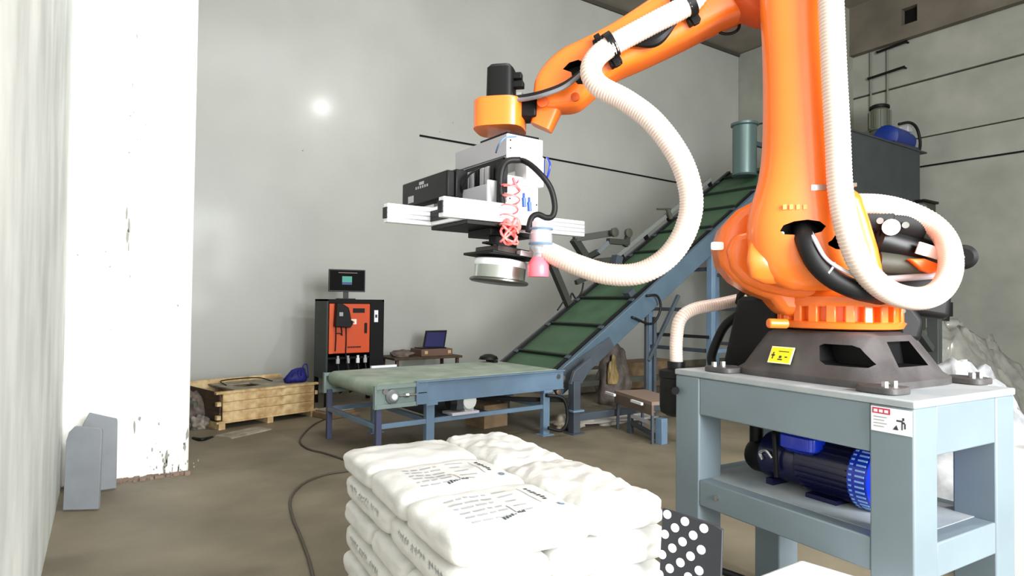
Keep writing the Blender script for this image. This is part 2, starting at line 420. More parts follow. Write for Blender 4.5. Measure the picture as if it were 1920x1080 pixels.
def place_bag(name, cx, cy, z, L, W, rz, sd, wr, label, top=None, side_text=0, group=None, T=LT):
    L *= K; W *= K; wr *= .8
    bm, tp, sp, ep = make_bag(L, W, T, sd, wr, top)
    o = obj(name, bm, BAG, smooth='all', local=True)
    tag(o, label, 'sack', group)
    a = math.radians(rz-4.0); p = SF(cx, cy, z+T/2)
    o.location = p; o.rotation_euler = (0, 0, a)
    if top:
        bm = bmesh.new()
        rnd = random.Random(sd)
        if top >= 1:   # column tables, heading words and logo
            for r in range(6):
                y = -.62+r*.2
                u = -.62
                while u < -.05:
                    l = rnd.uniform(.05, .2); patch(bm, tp, u, y, min(u+l, 0), y+.05, 2); u += l+.04
            for r in range(5):
                y = -.55+r*.24
                patch(bm, tp, .1, y, .1+rnd.uniform(.15, .3), y+.035, 2)
        ob = obj('pale_print', bm, INKL, o, local=True); ob['kind'] = 'stuff'
        bm = bmesh.new()
        for k in range(5): patch(bm, tp, -.22+k*.045, -.72+k*.02, -.19+k*.045, -.62+(k % 2)*.03, 1)
        for k in range(4): patch(bm, tp, .02+k*.03, -.62, .04+k*.03, -.56+(k % 2)*.02, 1)
        patch(bm, tp, 0, -.58, .012, -.25, 4)
        for k in range(7): patch(bm, tp, .60+.012*(k % 2), .35-k*.1, .66+.012*(k % 3), .41-k*.1, 1)
        patch(bm, tp, .5, .45, .508, -.35, 6)
        obj('dark_print', bm, INK, o, local=True)['kind'] = 'stuff'
        bm = bmesh.new(); ringpatch(bm, tp, .72, -.55, .055, .085, .4); obj('round_logo', bm, TEALK, o, local=True)
    if side_text:
        bm = bmesh.new(); rnd = random.Random(sd+5); f = (lambda u, w_: sp(u, w_, 1)) if side_text > 0 else (lambda u, w_: sp(u, w_, -1))
        u = -.7
        for k in range(17):
            l = rnd.uniform(.035, .06); w0 = .5
            if k % 6 != 5:
                for q in range(3): patch(bm, f, u+q*l/3, w0-.28*rnd.random()-.05, u+q*l/3+l/5, w0+.2*rnd.random(), 1)
                patch(bm, f, u, w0-.02, u+l, w0+.06, 1)
            u += .078
        obj('side_print', bm, INKS, o, local=True)['kind'] = 'stuff'
    return o
Z = PT
# photo view: the top layer is three sacks side by side on the left and two end to end on the right
Wt = SY/3; Lt = .66
names = ['white sack with printed panel at the front left of the top layer',
         'white printed sack in the top layer, middle of the three laid side by side',
         'plain white sack at the back left corner of the top layer']
ORD = ['top', 'second', 'third', 'fourth', 'fifth', 'sixth', 'bottom']
for layer in range(NL):
    z = Z+layer*LT
    top = layer == NL-1; lv = ORD[NL-1-layer]
    pat = (NL-1-layer) % 2
    if pat == 0:   # three crosswise at low x, two lengthwise at high x
        for i in range(3):
            lab = names[i] if top else 'white sack in the %s layer from the top, %s of the three on the left' % (lv, ('front', 'middle', 'back')[i])
            if top: place_bag('sack', .335+.0, Wt*(i+.5), z, .69, Wt+.012, (1.2, -.8, .6)[i], 11+i, .003 if i < 2 else .005, lab, top=(1 if i < 2 else 0))
            else: place_bag('sack', .34, Wt*(i+.5), z, .69, Wt+.005, random.uniform(-1, 1), 31+layer*5+i, .005, lab)
        for i in range(2):
            lab = ('wrinkled white sack at the front right corner of the top layer', 'wrinkled white sack at the back right corner of the top layer')[i] if top else 'white sack in the %s layer from the top, %s of the pair on the right' % (lv, ('front', 'back')[i])
            place_bag('sack', .675+.21, SY/4*(1+2*i), z, SY/2+.015, .445, 90+(-1.5 if i == 0 and top else .5), 41+layer*5+i, .017 if top else .006, lab, T=LT+(.008 if top else 0))
    else:
        for i in range(2):
            lab = 'white sack in the %s layer from the top, %s left, long printed side outward' % (lv, ('front', 'back')[i])
            place_bag('sack', .24, SY/4*(1+2*i), z, SY/2+.005, .47, 90, 51+layer*5+i, .006, lab, side_text=1)
        for i in range(3):
            lab = 'white sack in the %s layer from the top, %s of the three on the right' % (lv, ('front', 'middle', 'back')[i])
            place_bag('sack', .48+.33, Wt*(i+.5), z, .68, Wt+.005, random.uniform(-1, 1), 61+layer*5+i, .006, lab)
# little sewn ear sticking up from the back left sack
# ================================================================== pedestal
FL, FR_, RR_ = G(1278, 691, 1.3), G(1717, 753, 1.3), G(1875, 722, 1.3)
ey = V((.062, .998, 0)).normalized(); ex = V((ey.y, -ey.x, 0)); PW = .80; PL = 1.2; PH = 1.3
FR_ = V((2.49, 1.075, 1.3))
PF = Fr(FR_ - V((0, 0, PH)), ex, ey)
t = thing('pedestal', 'blue-grey welded box-tube pedestal carrying the orange robot', 'pedestal', PF(PW/2, PL/2, 0))
LW = .165
for i, j in ((0, 0), (0, 1), (1, 0), (1, 1)):
    a = (i*(PW-LW), j*(PL-LW), .012); b = (i*(PW-LW)+LW, j*(PL-LW)+LW, PH-.03)
    obj('leg', bx(a, b, PF), PED, t, bevel=.008)
    obj('foot_plate', bx((a[0]-.03, a[1]-.03, 0), (b[0]+.03, b[1]+.03, .012), PF), PED, t)
for z0, z1, nm in ((PH-.22, PH-.03, 'top_rail'), (.62, .75, 'middle_rail')):
    for a, b in (((.004, LW, z0), (LW-.004, PL-LW, z1)), ((PW-LW+.004, LW, z0), (PW-.004, PL-LW, z1)), ((LW, .004, z0), (PW-LW, LW-.004, z1)), ((LW, PL-LW+.004, z0), (PW-LW, PL-.004, z1))):
        obj(nm, bx(a, b, PF), PED, t, bevel=.006)
obj('top_plate', bx((-.004, -.004, PH-.03), (PW+.004, PL+.004, PH), PF), PEDT, t, bevel=.006, label='dusty pale top plate')
obj('shelf_plate', bx((LW*.5, LW*.5, .735), (PW-LW*.5, PL-LW*.5, .752), PF), PEDT, t)
bm = bmesh.new(); cyl(bm, PF(-.006, PL-.28, .69), PF(.004, PL-.28, .69), .012, n=10); obj('bolt', bm, STEEL, t)
# warning sign: white plate, red heading, black triangle and tiny figure
sf = Fr(PF(-.003, .155, 1.262), -ey, V((0, 0, 1)), -ex)       # reads left to right on the left face
sg = obj('warning_sign', bx((0, -.094, 0), (.15, 0, .002), sf), mat('sign_white', (240, 238, 244), .5), t, label='white warning sign with red heading and small black pictogram')
sf.o = sf.o + sf.z*.0022
obj('sign_heading', bx((.005, -.026, 0), (.072, -.004, .001), sf), RED, sg)
bm = bmesh.new()
for k in range(3): box(bm, (.011+k*.02, -.021, .001), (.025+k*.02, -.01, .0018), sf)
obj('sign_characters', bm, mat('sign_pink', (250, 226, 232), .5), sg)
bm = bmesh.new()
prism(bm, [sf(.082, -.078, .001), sf(.102, -.078, .001), sf(.095, -.06, .001)], sf.z*.0008)
for a, b, c, d in ((.095, -.046, .118, -.04), (.116, -.04, .123, -.03), (.113, -.075, .117, -.045), (.123, -.07, .128, -.05), (.117, -.052, .125, -.045)): box(bm, (a, b, .0006), (c, d, .0012), sf)
obj('sign_pictogram', bm, INK, sg)
bm = bmesh.new()
for k in range(4): box(bm, (.01, -.04-k*.012, .0004), (.06-(k % 2)*.01, -.037-k*.012, .001), sf)
obj('sign_small_print', bm, INKL, sg)

# vacuum pump unit with blue motor on the pedestal shelf
pc = PF(PW*.44, PL*.54, .752)
t = thing('vacuum_pump', 'blue vacuum pump motor with finned body on the pedestal shelf', 'pump', pc)
axd = -ey   # motor axis along the long side
def MP(a, b, c): return pc + axd*a + ex*b + V((0, 0, c))
bm = bmesh.new(); lathe(bm, MP(-.02, 0, .14), axd, [(0, .115), (.01, .125), (.27, .125), (.28, .12)], 28); obj('motor_body', bm, BLUED, t, smooth=True)
for k in range(28):
    a = k*2*math.pi/28; 
    bm = bmesh.new(); r_ = V((0, 0, 1))*math.sin(a)+ex*math.cos(a); s_ = axd.cross(r_)
    f = Fr(MP(0, 0, .14), axd, s_, r_); box(bm, (0, -.002, .12), (.25, .002, .137), f); obj('cooling_fin', bm, BLUED, t)
bm = bmesh.new(); lathe(bm, MP(.26, 0, .14), axd, [(0, .14), (.005, .147), (.09, .147), (.11, .13), (.115, .06)], 32); fc = obj('fan_cowl', bm, BLUE, t, smooth=True)
bm = bmesh.new()
for k in range(40):
    a = k*2*math.pi/40; r_ = V((0, 0, 1))*math.sin(a)+ex*math.cos(a); s_ = axd.cross(r_)
    box(bm, (.272, -.004, .1465), (.285, .004, .149), Fr(MP(0, 0, .14), axd, s_, r_)); box(bm, (.30, -.004, .1465), (.34, .004, .149), Fr(MP(0, 0, .14), axd, s_, r_))
ob = obj('cowl_vent', bm, mat('cowl_light_blue', (150, 200, 255), .3), fc); ob['kind'] = 'stuff'
bm = bmesh.new(); loft(bm, [(MP(.02, -.09, .20), ex*.05, axd*.07), (MP(.02, -.10, .22), ex*.065, axd*.095), (MP(.02, -.10, .275), ex*.065, axd*.095), (MP(.02, -.10, .292), ex*.045, axd*.075)], 4); obj('terminal_box', bm, BLUE, t, smooth=True)
bm = bmesh.new(); lathe(bm, MP(-.24, 0, .13), axd, [(0, .06), (.02, .115), (.2, .115), (.22, .1)], 24); obj('pump_housing', bm, BLUED, t, smooth=True)
bm = bmesh.new(); lathe(bm, MP(-.33, -.01, .11), axd, [(0, .07), (.03, .085), (.1, .085)], 20); cyl(bm, MP(-.3, -.02, .15), MP(-.3, -.02, .29), .035); obj('inlet_filter', bm, BLACK, t, smooth=True)
bm = bmesh.new(); tube(bm, [MP(-.12, -.08, .27), MP(-.1, -.14, .27), MP(-.09, -.15, .2), MP(-.09, -.14, .06)], .012, 8); obj('power_cable', bm, BLACKR, t, smooth=True)
obj('mounting_foot', bx((-.18, -.1, 0), (-.14, .1, .03), Fr(pc, axd, ex)), BLUED, t); obj('mounting_foot', bx((.05, -.12, 0), (.2, .12, .02), Fr(pc, axd, ex)), BLUED, t)
bm = bmesh.new(); tube(bm, [MP(-.13, -.12, .14), MP(-.16, -.125, .17), MP(-.2, -.12, .15), MP(-.18, -.125, .12)], .009, 8); obj('steel_fitting', bm, STEEL, t, smooth=True)

# filter canister on the far left corner of the pedestal
cc = PZ(1268, 735, 3.42); 
t = thing('filter_canister', 'black cylindrical air filter canister fixed beside the pedestal leg', 'filter', cc-V((0, 0, .13)))
bm = bmesh.new(); lathe(bm, cc-V((0, 0, .13)), (0, 0, 1), [(0, .05), (.02, .085), (.05, .09), (.21, .09), (.215, .095), (.25, .095), (.262, .05)], 28); obj('canister_body', bm, BLACK, t, smooth=True)
bm = bmesh.new(); cyl(bm, cc+V((0, 0, .13)), cc+V((0, 0, .17)), .05); obj('canister_neck', bm, BLACKG, t, smooth=True)
cdir = (PF(0, PL, 1.0)-cc); cdir.z = 0
bm = bmesh.new(); cyl(bm, cc+V((0, 0, .03)), cc+V((0, 0, .03))+cdir.normalized()*(cdir.length+.06), .02, n=8); obj('mounting_arm', bm, BLACK, t)

# ================================================================== robot
RB = PF(PW*.58, PL*.485, PH)
TIP = PZ(955, 400, 3.35)
ah = V((TIP.x-RB.x, TIP.y-RB.y, 0)).normalized(); nn = V((ah.y, -ah.x, 0))
if nn.dot(EYE-RB) < 0: nn = -nn
def on(px, py, off=0.):
    d = ray(px, py); o_ = RB + nn*off
    return EYE + d*((o_-EYE).dot(nn)/d.dot(nn))
UPV = V((0, 0, 1))
rob = thing('industrial_robot', 'large orange articulated robot arm bolted on the blue-grey pedestal', 'robot', RB)
bf = Fr(RB, ex, ey)
# cast base frame
bm = bmesh.new()
hx, hy = .34, .40
loft(bm, [(bf(0, 0, .0), ex*hx, ey*hy), (bf(0, 0, .03), ex*hx, ey*hy), (bf(0, 0, .05), ex*(hx-.02), ey*(hy-.03)), (bf(0, .0, .19), ex*.26, ey*.28), (bf(0, 0, .215), ex*.245, ey*.265), (bf(0, 0, .23), ex*.22, ey*.23)], 5, 40)
base = obj('base_frame', bm, CAST, rob, smooth=True, bevel=0)
def cutter(bmc):
    me = bpy.data.meshes.new('cut'); bmesh.ops.recalc_face_normals(bmc, faces=bmc.faces); bmc.to_mesh(me); bmc.free(); me.materials.append(BLACK)  # cut faces take black, standing in for the shade inside the openings
    return bpy.data.objects.new('cut', me)
def apply_cut(o, bmc):
    c = cutter(bmc); COL.objects.link(c)
    m = o.modifiers.new('cut', 'BOOLEAN'); m.object = c; m.operation = 'DIFFERENCE'; m.solver = 'EXACT'; m.material_mode = 'TRANSFER'
    bpy.context.view_layer.update(); dg = bpy.context.evaluated_depsgraph_get()
    me = bpy.data.meshes.new_from_object(o.evaluated_get(dg)); o.modifiers.remove(m)
    old = o.data; o.data = me; bpy.data.objects.remove(c)
    for p in me.polygons: p.use_smooth = True
    me.set_sharp_from_angle(angle=math.radians(35))
try:
    bm = bmesh.new()
    prism(bm, [bf(-.36, -.30, .085), bf(-.36, -.315, .10), bf(-.36, -.25, .165), bf(-.36, -.22, .175), bf(-.36, -.10, .175), bf(-.36, -.08, .165), bf(-.36, -.10, .10), bf(-.36, -.13, .085)], ex*.36)
    prism(bm, [bf(-.12, -.42, .085), bf(.12, -.42, .085), bf(.09, -.42, .19), bf(-.09, -.42, .19)], ey*.36)
    apply_cut(base, bm)
except Exception as e: print('cut failed', e)
for i, j in ((-1, -1), (-1, 1), (1, -1), (1, 1)):
    bm = bmesh.new(); loft(bm, [(bf(i*.34, j*.40, .0), ex*.075, ey*.085), (bf(i*.34, j*.40, .028), ex*.075, ey*.085)], 4, 24); ft = obj('base_foot', bm, CAST, rob, bevel=.005)
    for u in (-.03, .035):
        bm = bmesh.new(); cyl(bm, bf(i*(.35)+u, j*.43, .028), bf(i*(.35)+u, j*.43, .05), .014, n=6); obj('bolt', bm, STEEL, ft)
lp = bf(-.298, .13, .13)
# yellow sticker on the near sloping face
nf = (V((0, 0, 1))*.075 + -ex*.15).normalized(); su = (V((0, 0, 1)) - nf*nf.z).normalized()
sk = Fr(bf(-.305, .15, .105)+nf*.004, -ey, su, nf)
st = obj('sticker', bx((0, -.04, -.002), (.12, .045, .0035), sk), mat('sticker_border', (246, 246, 190), .5), rob, label='yellow warning sticker')
obj('sticker_face', bx((.006, -.034, .0035), (.114, .039, .0045), sk), YEL, st)
bm = bmesh.new()
for a, b, c, d in ((.018, -.02, .024, .015), (.012, -.005, .03, .003), (.05, -.024, .075, -.018), (.055, -.014, .068, -.002), (.045, .018, .1, .022), (.085, -.01, .098, -.004)): box(bm, (a, b, .0045), (c, d, .0052), sk)
obj('sticker_print', bm, INK, st)
# connector housing at the far left of the base
bm = bmesh.new()
q = Fr(bf(-.02, .36, .0), ex, ey)
loft(bm, [(q(0, .03, .02), ex*.17, ey*.17), (q(0, .02, .03), ex*.175, ey*.175), (q(0, -.02, .37), ex*.16, ey*.13), (q(0, -.02, .39), ex*.14, ey*.11)], 8, 32)
obj('connector_housing', bm, BLACK, rob, smooth=True)
bm = bmesh.new(); tube(bm, [q(-.05, .0, .40), q(-.1, .1, .42), q(-.02, .2, .36)], .02, 8); obj('motor_plug', bm, BLACKR, rob, smooth=True)
# turret ring with pockets
RC = RB + V((0, 0, .238))
bm = bmesh.new(); lathe(bm, RC, UPV, [(0, .25), (.005, .27), (.03, .283), (.038, .27)], 48); obj('ring_lip', bm, ORANGE, rob, smooth=True)
bm = bmesh.new(); lathe(bm, RC+V((0, 0, .035)), UPV, [(0, .238), (.16, .238)], 48); obj('turret_core', bm, ORANGE, rob, smooth=True)
bm = bmesh.new(); lathe(bm, RC+V((0, 0, .105)), UPV, [(0, .27), (.01, .277), (.045, .277), (.06, .265), (.1, .25)], 48); obj('turret_collar', bm, ORANGE, rob, smooth=True)
for k in range(22):
    a = k*2*math.pi/22+.1; d = V((math.cos(a), math.sin(a), 0)); s_ = V((-d.y, d.x, 0))
    obj('rib', bx((.23, -.021, .03), (.273, .021, .12), Fr(RC, d, s_)), ORANGE, rob, bevel=.006)
bm = bmesh.new(); cyl(bm, on(1440, 606, .30), on(1476, 607, .27), .022, n=14); obj('grease_boss', bm, ORANGE, rob, smooth=True, bevel=.006)
# carousel: traced side outline, real thickness
car = [(1560, 350), (1470, 362), (1420, 376), (1375, 400), (1348, 430), (1337, 465), (1345, 500), (1368, 528), (1400, 548), (1436, 562), (1455, 590), (1500, 596), (1560, 600), (1625, 598), (1648, 585), (1652, 560), (1640, 520), (1630, 470), (1615, 420), (1600, 370)]
bm = bmesh.new(); prism(bm, [on(x, y, 0.) for x, y in car], nn*.30)
obj('carousel', bm, ORANGE, rob, bevel=.045, seg=4)
bm = bmesh.new(); prism(bm, [on(x, y, .16) for x, y in [(1374, 442), (1362, 470), (1370, 505), (1394, 530), (1430, 546), (1475, 556), (1560, 566), (1626, 560), (1634, 520), (1600, 470), (1500, 440), (1430, 430)]], nn*.10)
obj('shoulder_flange', bm, ORANGE, rob, bevel=.03, seg=4)
bm = bmesh.new(); loft(bm, [(on(1345, 461, .0), ah*.02, UPV*.015), (on(1345, 461, .165), ah*.03, UPV*.02)], 5, 16); obj('white_tag', bm, WHITEP, rob, label='small white rectangular tag')
# link arm: oval section, wide at the shoulder
def linksec(l, r, y, off, dep, yr=None):
    a, b = on(l, y, off), on(r, yr if yr is not None else y, off); return ((a+b)/2, (b-a)/2, nn*dep)
LK = [(1427, 1571, -260), (1427, 1572, -120), (1426, 1574, 0), (1430, 1579, 80), (1432, 1584, 180), (1430, 1589, 280), (1422, 1594, 340), (1409, 1600, 385), (1402, 1607, 420), (1402, 1612, 450), (1408, 1614, 480), (1424, 1606, 510), (1448, 1588, 532), (1480, 1560, 545)]
dep = [.11, .115, .12, .12, .125, .13, .135, .14, .14, .135, .125, .11, .085, .05]
bm = bmesh.new(); loft(bm, smoothsecs([linksec(l, r, y, .30, d) for (l, r, y), d in zip(LK, dep)], 3), 2.6, 48)
lk = obj('link_arm', bm, ORANGE, rob, smooth='all')
bm = bmesh.new(); prism(bm, [on(x, y, .40) for x, y in [(1460, 434), (1466, 424), (1485, 417), (1510, 414), (1532, 417), (1544, 426), (1536, 436), (1518, 441), (1490, 442), (1468, 441)]], nn*.16)
try: apply_cut(lk, bm)
except Exception as e: print('cut2', e)
bm = bmesh.new(); prism(bm, [on(x, y, .37) for x, y in [(1540, 440), (1556, 440), (1566, 455), (1572, 470), (1560, 469), (1546, 462)]], nn*.12)
try: apply_cut(lk, bm)
except Exception as e: print('cut3', e)
# raised lip plate left of the hub, with rounded bolts
bm = bmesh.new(); loft(bm, [(on(1418, 450, .33), ah*.03, nn*.02), (on(1420, 490, .36), ah*.045, nn*.03), (on(1436, 520, .34), ah*.07, nn*.025), (on(1452, 532, .33), ah*.05, nn*.01)], 3, 24); obj('hub_lip', bm, ORANGE, rob, smooth='all')
for x, y in ((1510, 179), (1511, 243)):
    bm = bmesh.new(); lathe(bm, on(x, y, .405), nn, [(0, .019), (.012, .019), (.018, .014), (.019, .004)], 18); obj('plug', bm, ORANGED, rob, smooth=True)
for x, y in ((1466, 438), (1497, 436)):
    bm = bmesh.new(); lathe(bm, on(x, y, .41), nn, [(0, .008), (.012, .008)], 10); obj('bolt', bm, STEEL, rob)
# faint embossed figures on the arm
bm = bmesh.new()
for x0 in (1468, 1480, 1493, 1506):
    prism(bm, [on(x0, 384, .443), on(x0+7, 383, .443), on(x0+7, 392, .443), on(x0, 393, .443)], nn*.003)
obj('embossed_mark', bm, mat('faded_print', (236, 150, 70), .5), rob)
# elbow and forearm
bm = bmesh.new(); lathe(bm, on(1440, -20, -.02), nn, [(0, .20), (.02, .215), (.18, .215), (.2, .2)], 36); obj('elbow_hub', bm, ORANGED, rob, smooth=True)
bm = bmesh.new(); lathe(bm, on(1500, -150, .1), nn, [(0, .2), (.35, .2)], 36); obj('elbow_joint', bm, ORANGE, rob, smooth=True)
FA = [((1440, -140), (1475, 0)), ((1390, -100), (1425, 24)), ((1300, -45), (1350, 54)), ((1232, 0), (1282, 88)), ((1152, 52), (1206, 124)), ((1098, 80), (1150, 150)), ((1052, 102), (1106, 188)), ((1020, 132), (1082, 206)), ((1006, 158), (1052, 210)), ((1003, 180), (1018, 208))]
fd = [.12, .13, .13, .125, .12, .115, .11, .105, .10, .08]
secs = []
for (a, b), d in zip(FA, fd):
    p, q_ = on(*a, .0), on(*b, .0); secs.append(((p+q_)/2, (q_-p)/2, nn*d))
bm = bmesh.new(); loft(bm, smoothsecs(secs), 4.2, 40); fa = obj('forearm', bm, ORANGE, rob, smooth='all')
bm = bmesh.new(); prism(bm, [on(x, y, .09) for x, y in [(1056, 132), (1068, 120), (1085, 115), (1096, 120), (1098, 140), (1094, 160), (1084, 160), (1074, 150), (1072, 138)]], nn*.12)
try: apply_cut(fa, bm)
except Exception as e: print('cut4', e)
for x, y, r in ((1079, 183, .022), (1018, 192, .03)):
    bm = bmesh.new(); lathe(bm, on(x, y, .088), nn, [(0, r), (.016, r), (.018, r*.7)], 18); obj('bolt_cover', bm, ORANGED, rob, smooth=True)
# lower wrist link and wrist block
bm = bmesh.new(); loft(bm, [(on(1030, 200, 0), (on(1052, 208, 0)-on(1004, 195, 0))/2, nn*.06), (on(1015, 240, 0), (on(1034, 248, 0)-on(996, 232, 0))/2, nn*.05)], 4, 24); obj('wrist_link', bm, ORANGE, rob, smooth=True)
wc = on(938, 218, .0); wf = Fr(V((wc.x, wc.y, 0)), ah, nn)
zt, zb = on(938, 193, 0).z, on(945, 246, 0).z
bm = bmesh.new(); rw = (on(984, 218, 0)-on(893, 218, 0)).length/2
loft(bm, [(V((wc.x, wc.y, zb)), ah*rw, nn*rw), (V((wc.x, wc.y, zt-.01)), ah*rw, nn*rw), (V((wc.x, wc.y, zt)), ah*(rw-.01), nn*(rw-.01))], 3.4, 40)
obj('wrist_block', bm, ORANGE, rob, smooth=True)
bm = bmesh.new(); c0 = on(992, 205, 0); box(bm, (-.05, -.07, -.06), (.05, .07, .05), Fr(c0, ah, nn)); obj('wrist_adapter', bm, BLACK, rob, bevel=.01)
# wrist motor
mc = on(940, 192, 0)
mh = on(940, 126, 0).z-mc.z
bm = bmesh.new(); loft(bm, [(mc, ah*.075, nn*.075), (mc+V((0, 0, mh*.9)), ah*.072, nn*.072), (mc+V((0, 0, mh)), ah*.055, nn*.055)], 5, 32); wm = obj('wrist_motor', bm, BLACK, rob, smooth=True)
for zz, ln in ((.6, .035), (.36, .045)):
    bm = bmesh.new(); box(bm, (-.08-ln, -.02, mh*zz), (-.06, .03, mh*zz+.035), Fr(mc, ah, nn)); obj('motor_connector', bm, BLACK, wm, bevel=.004)
bm = bmesh.new(); box(bm, (-.12, -.01, .005), (-.09, .03, .04), Fr(mc, ah, nn)); obj('cable_clip', bm, STEEL, rob)
# cables from the forearm to the wrist motor
for k in range(3):
    bm = bmesh.new(); o_ = k*.018
    tube(bm, [on(1098, 128+k*2, .13+o_), on(1060, 156+k*3, .15+o_), on(1020, 172+k*3, .14+o_), on(985, 180+k*3, .08+o_), on(955, 184+k*2, .08)], .011, 8)
    obj('signal_cable', bm, [BLACKR, BLACKR, mat('grey_cable', (120, 120, 126), .5)][k], rob, smooth=True)
bm = bmesh.new(); tube(bm, [on(1270, 40, .15), on(1250, 60, .16), on(1225, 78, .16), on(1190, 82, .15), on(1160, 92, .15)], .018, 8, rf=lambda t: .008+.022*math.sin(min(1, t*1.1)*math.pi)**2); obj('cable_loop', bm, BLACKR, rob, smooth=True)
for pts in ([(1345, 52), (1352, 62), (1370, 63), (1384, 55), (1387, 40)],):
    bm = bmesh.new(); tube(bm, [on(x, y, -.05) for x, y in pts], .008, 8); obj('cable_loop', bm, BLACKR, rob, smooth=True)
# hose clamps on the forearm
def clampset(cx, cy, off, axis, r):
    c = on(cx, cy, off); bm = bmesh.new(); lathe(bm, c-axis*.018, axis, [(0, r), (.036, r)], 24)
    o_ = obj('hose_clamp', bm, BLACK, rob, smooth=True)
    return c
fdir = (on(1300, 5, .19)-on(1150, 95, .19)).normalized()
for cx, cy in ((1146, 84), (1292, 6)):
    c = clampset(cx, cy, .19, fdir, .066)
    for sgn, px, py in ((1, cx+8, cy+32), (-1, cx-22, cy-5)):
        p = on(px, py, .13)
        bm = bmesh.new(); box(bm, (-.03, -.025, -.02), (.03, .02, .02), Fr(p, fdir, nn, fdir.cross(nn))); box(bm, (-.015, .01, -.035), (.015, .03, .035), Fr(p, fdir, nn, fdir.cross(nn))); obj('clamp_block', bm, BLACK, rob, bevel=.003)
# black armoured cable curving out of the arm opening
bm = bmesh.new(); tube(bm, [on(1503, 425, .34), on(1510, 450, .44), on(1528, 490, .46), on(1560, 522, .45), on(1605, 543, .42), on(1640, 552, .3), on(1670, 560, .1)], .042, 14, 8); obj('main_cable_sleeve', bm, BLACKR, rob, smooth='all')
for k in range(2):
    bm = bmesh.new(); tube(bm, [on(1508+k*4, 418, .36), on(1525+k*4, 448, .485), on(1545+k*3, 482, .50), on(1572, 503-k*3, .495), on(1604, 518-k*3, .47), on(1640, 530, .36)], .006, 6); obj('grey_cable', bm, GREYP, rob, smooth='all')
bm = bmesh.new(); lathe(bm, on(1553, 508, .455)-(on(1570, 528, .45)-on(1550, 515, .45)).normalized()*.006, on(1570, 528, .45)-on(1550, 515, .45), [(0, .045), (.008, .045)], 18); obj('cable_tie', bm, GREYP, rob)
# counterbalance cylinder and rear motors
def rcyl(name, a, b, r, m, parent=rob, r_2=None, prof=None, n=28):
    bm = bmesh.new(); a, b = V(a), V(b)
    if prof: lathe(bm, a, b-a, [(t_*(b-a).length, rr_) for t_, rr_ in prof], n)
    else: cyl(bm, a, b, r, r_2, n)
    return obj(name, bm, m, parent, smooth=True)
cb0, cb1 = on(1605, 440, -.02), on(1775, 490, -.02)
rcyl('counterbalance_cylinder', cb0, cb1, .075, BLACKG, prof=[(0, .05), (.02, .085), (.06, .085), (.08, .075), (.11, .088), (.14, .075), (.17, .088), (.2, .075), (.24, .085), (.3, .08), (.92, .075), (1, .06)])
obj('silver_label', bx((.0, -.09, -.028), (.15, -.078, .028), Fr(on(1705, 467, .0), (cb1-cb0).normalized(), -nn, (cb1-cb0).normalized().cross(-nn))), ALU, rob, label='bright silver label plate on the black cylinder')
rcyl('gas_cylinder', on(1640, 492, .02), on(1745, 505, .02), .05, OLIVE, prof=[(0, .03), (.05, .055), (.8, .055), (1, .02)])
rcyl('support_tube', on(1655, 524, .06), on(1755, 517, .06), .016, GREYP)
rcyl('shoulder_motor', on(1590, 408, -.05), on(1725, 425, -.05), .115, BLACK, prof=[(0, .10), (.03, .12), (.5, .12), (.52, .11), (.97, .11), (1, .09)])
rcyl('encoder_cap', on(1671, 426, .065), on(1671, 426, .10), .038, WHITEP)['label'] = 'round white cap on the black motor'
for x, y in ((1650, 414), (1698, 422)): rcyl('steel_bolt', on(x, y, .04), on(x, y, .075), .015, STEEL)
bm = bmesh.new(); prism(bm, [on(x, y, .06) for x, y in [(1697, 486), (1728, 486), (1758, 497), (1764, 506), (1740, 514), (1722, 508)]], nn*.08); obj('rear_bracket', bm, ORANGE, rob, bevel=.008)
rcyl('cylinder_end_cap', on(1806, 482, -.03), on(1806, 482, .05), .062, BLACK, prof=[(0, .045), (.2, .058), (.8, .058), (1, .04)])
for dx, dy in ((-4, -8), (4, 0), (-4, 8)): rcyl('end_bolt', on(1802+dx, 482+dy, .05), on(1802+dx, 482+dy, .06), .007, STEEL, n=8)
bm = bmesh.new(); prism(bm, [on(x, y, -.06) for x, y in [(1625, 500), (1660, 480), (1760, 500), (1770, 545), (1765, 600), (1700, 590), (1650, 570)]], nn*.2); obj('rear_motor_block', bm, BLACK, rob, bevel=.03, seg=3)
bm = bmesh.new(); prism(bm, [on(x, y, -.0) for x, y in [(1640, 560), (1690, 560), (1720, 600), (1712, 640), (1668, 640), (1660, 600)]], nn*.2); obj('axis_motor', bm, BLACK, rob, bevel=.03, seg=3)
for x, y in ((1646, 571), (1674, 573), (1693, 583)): rcyl('steel_bolt', on(x, y, .11), on(x, y, .13), .012, STEEL, n=10)
# bracket rods and ring holding the hose to the arm
bm = bmesh.new(); cyl(bm, on(1530, 352, .40), on(1606, 346, .42), .009, n=8); cyl(bm, on(1530, 360, .40), on(1580, 355, .42), .006, n=8); box(bm, (-.03, -.01, -.012), (.03, .02, .012), Fr(on(1533, 353, .42), -ah, nn)); obj('hose_bracket', bm, STEEL, rob, smooth=True)

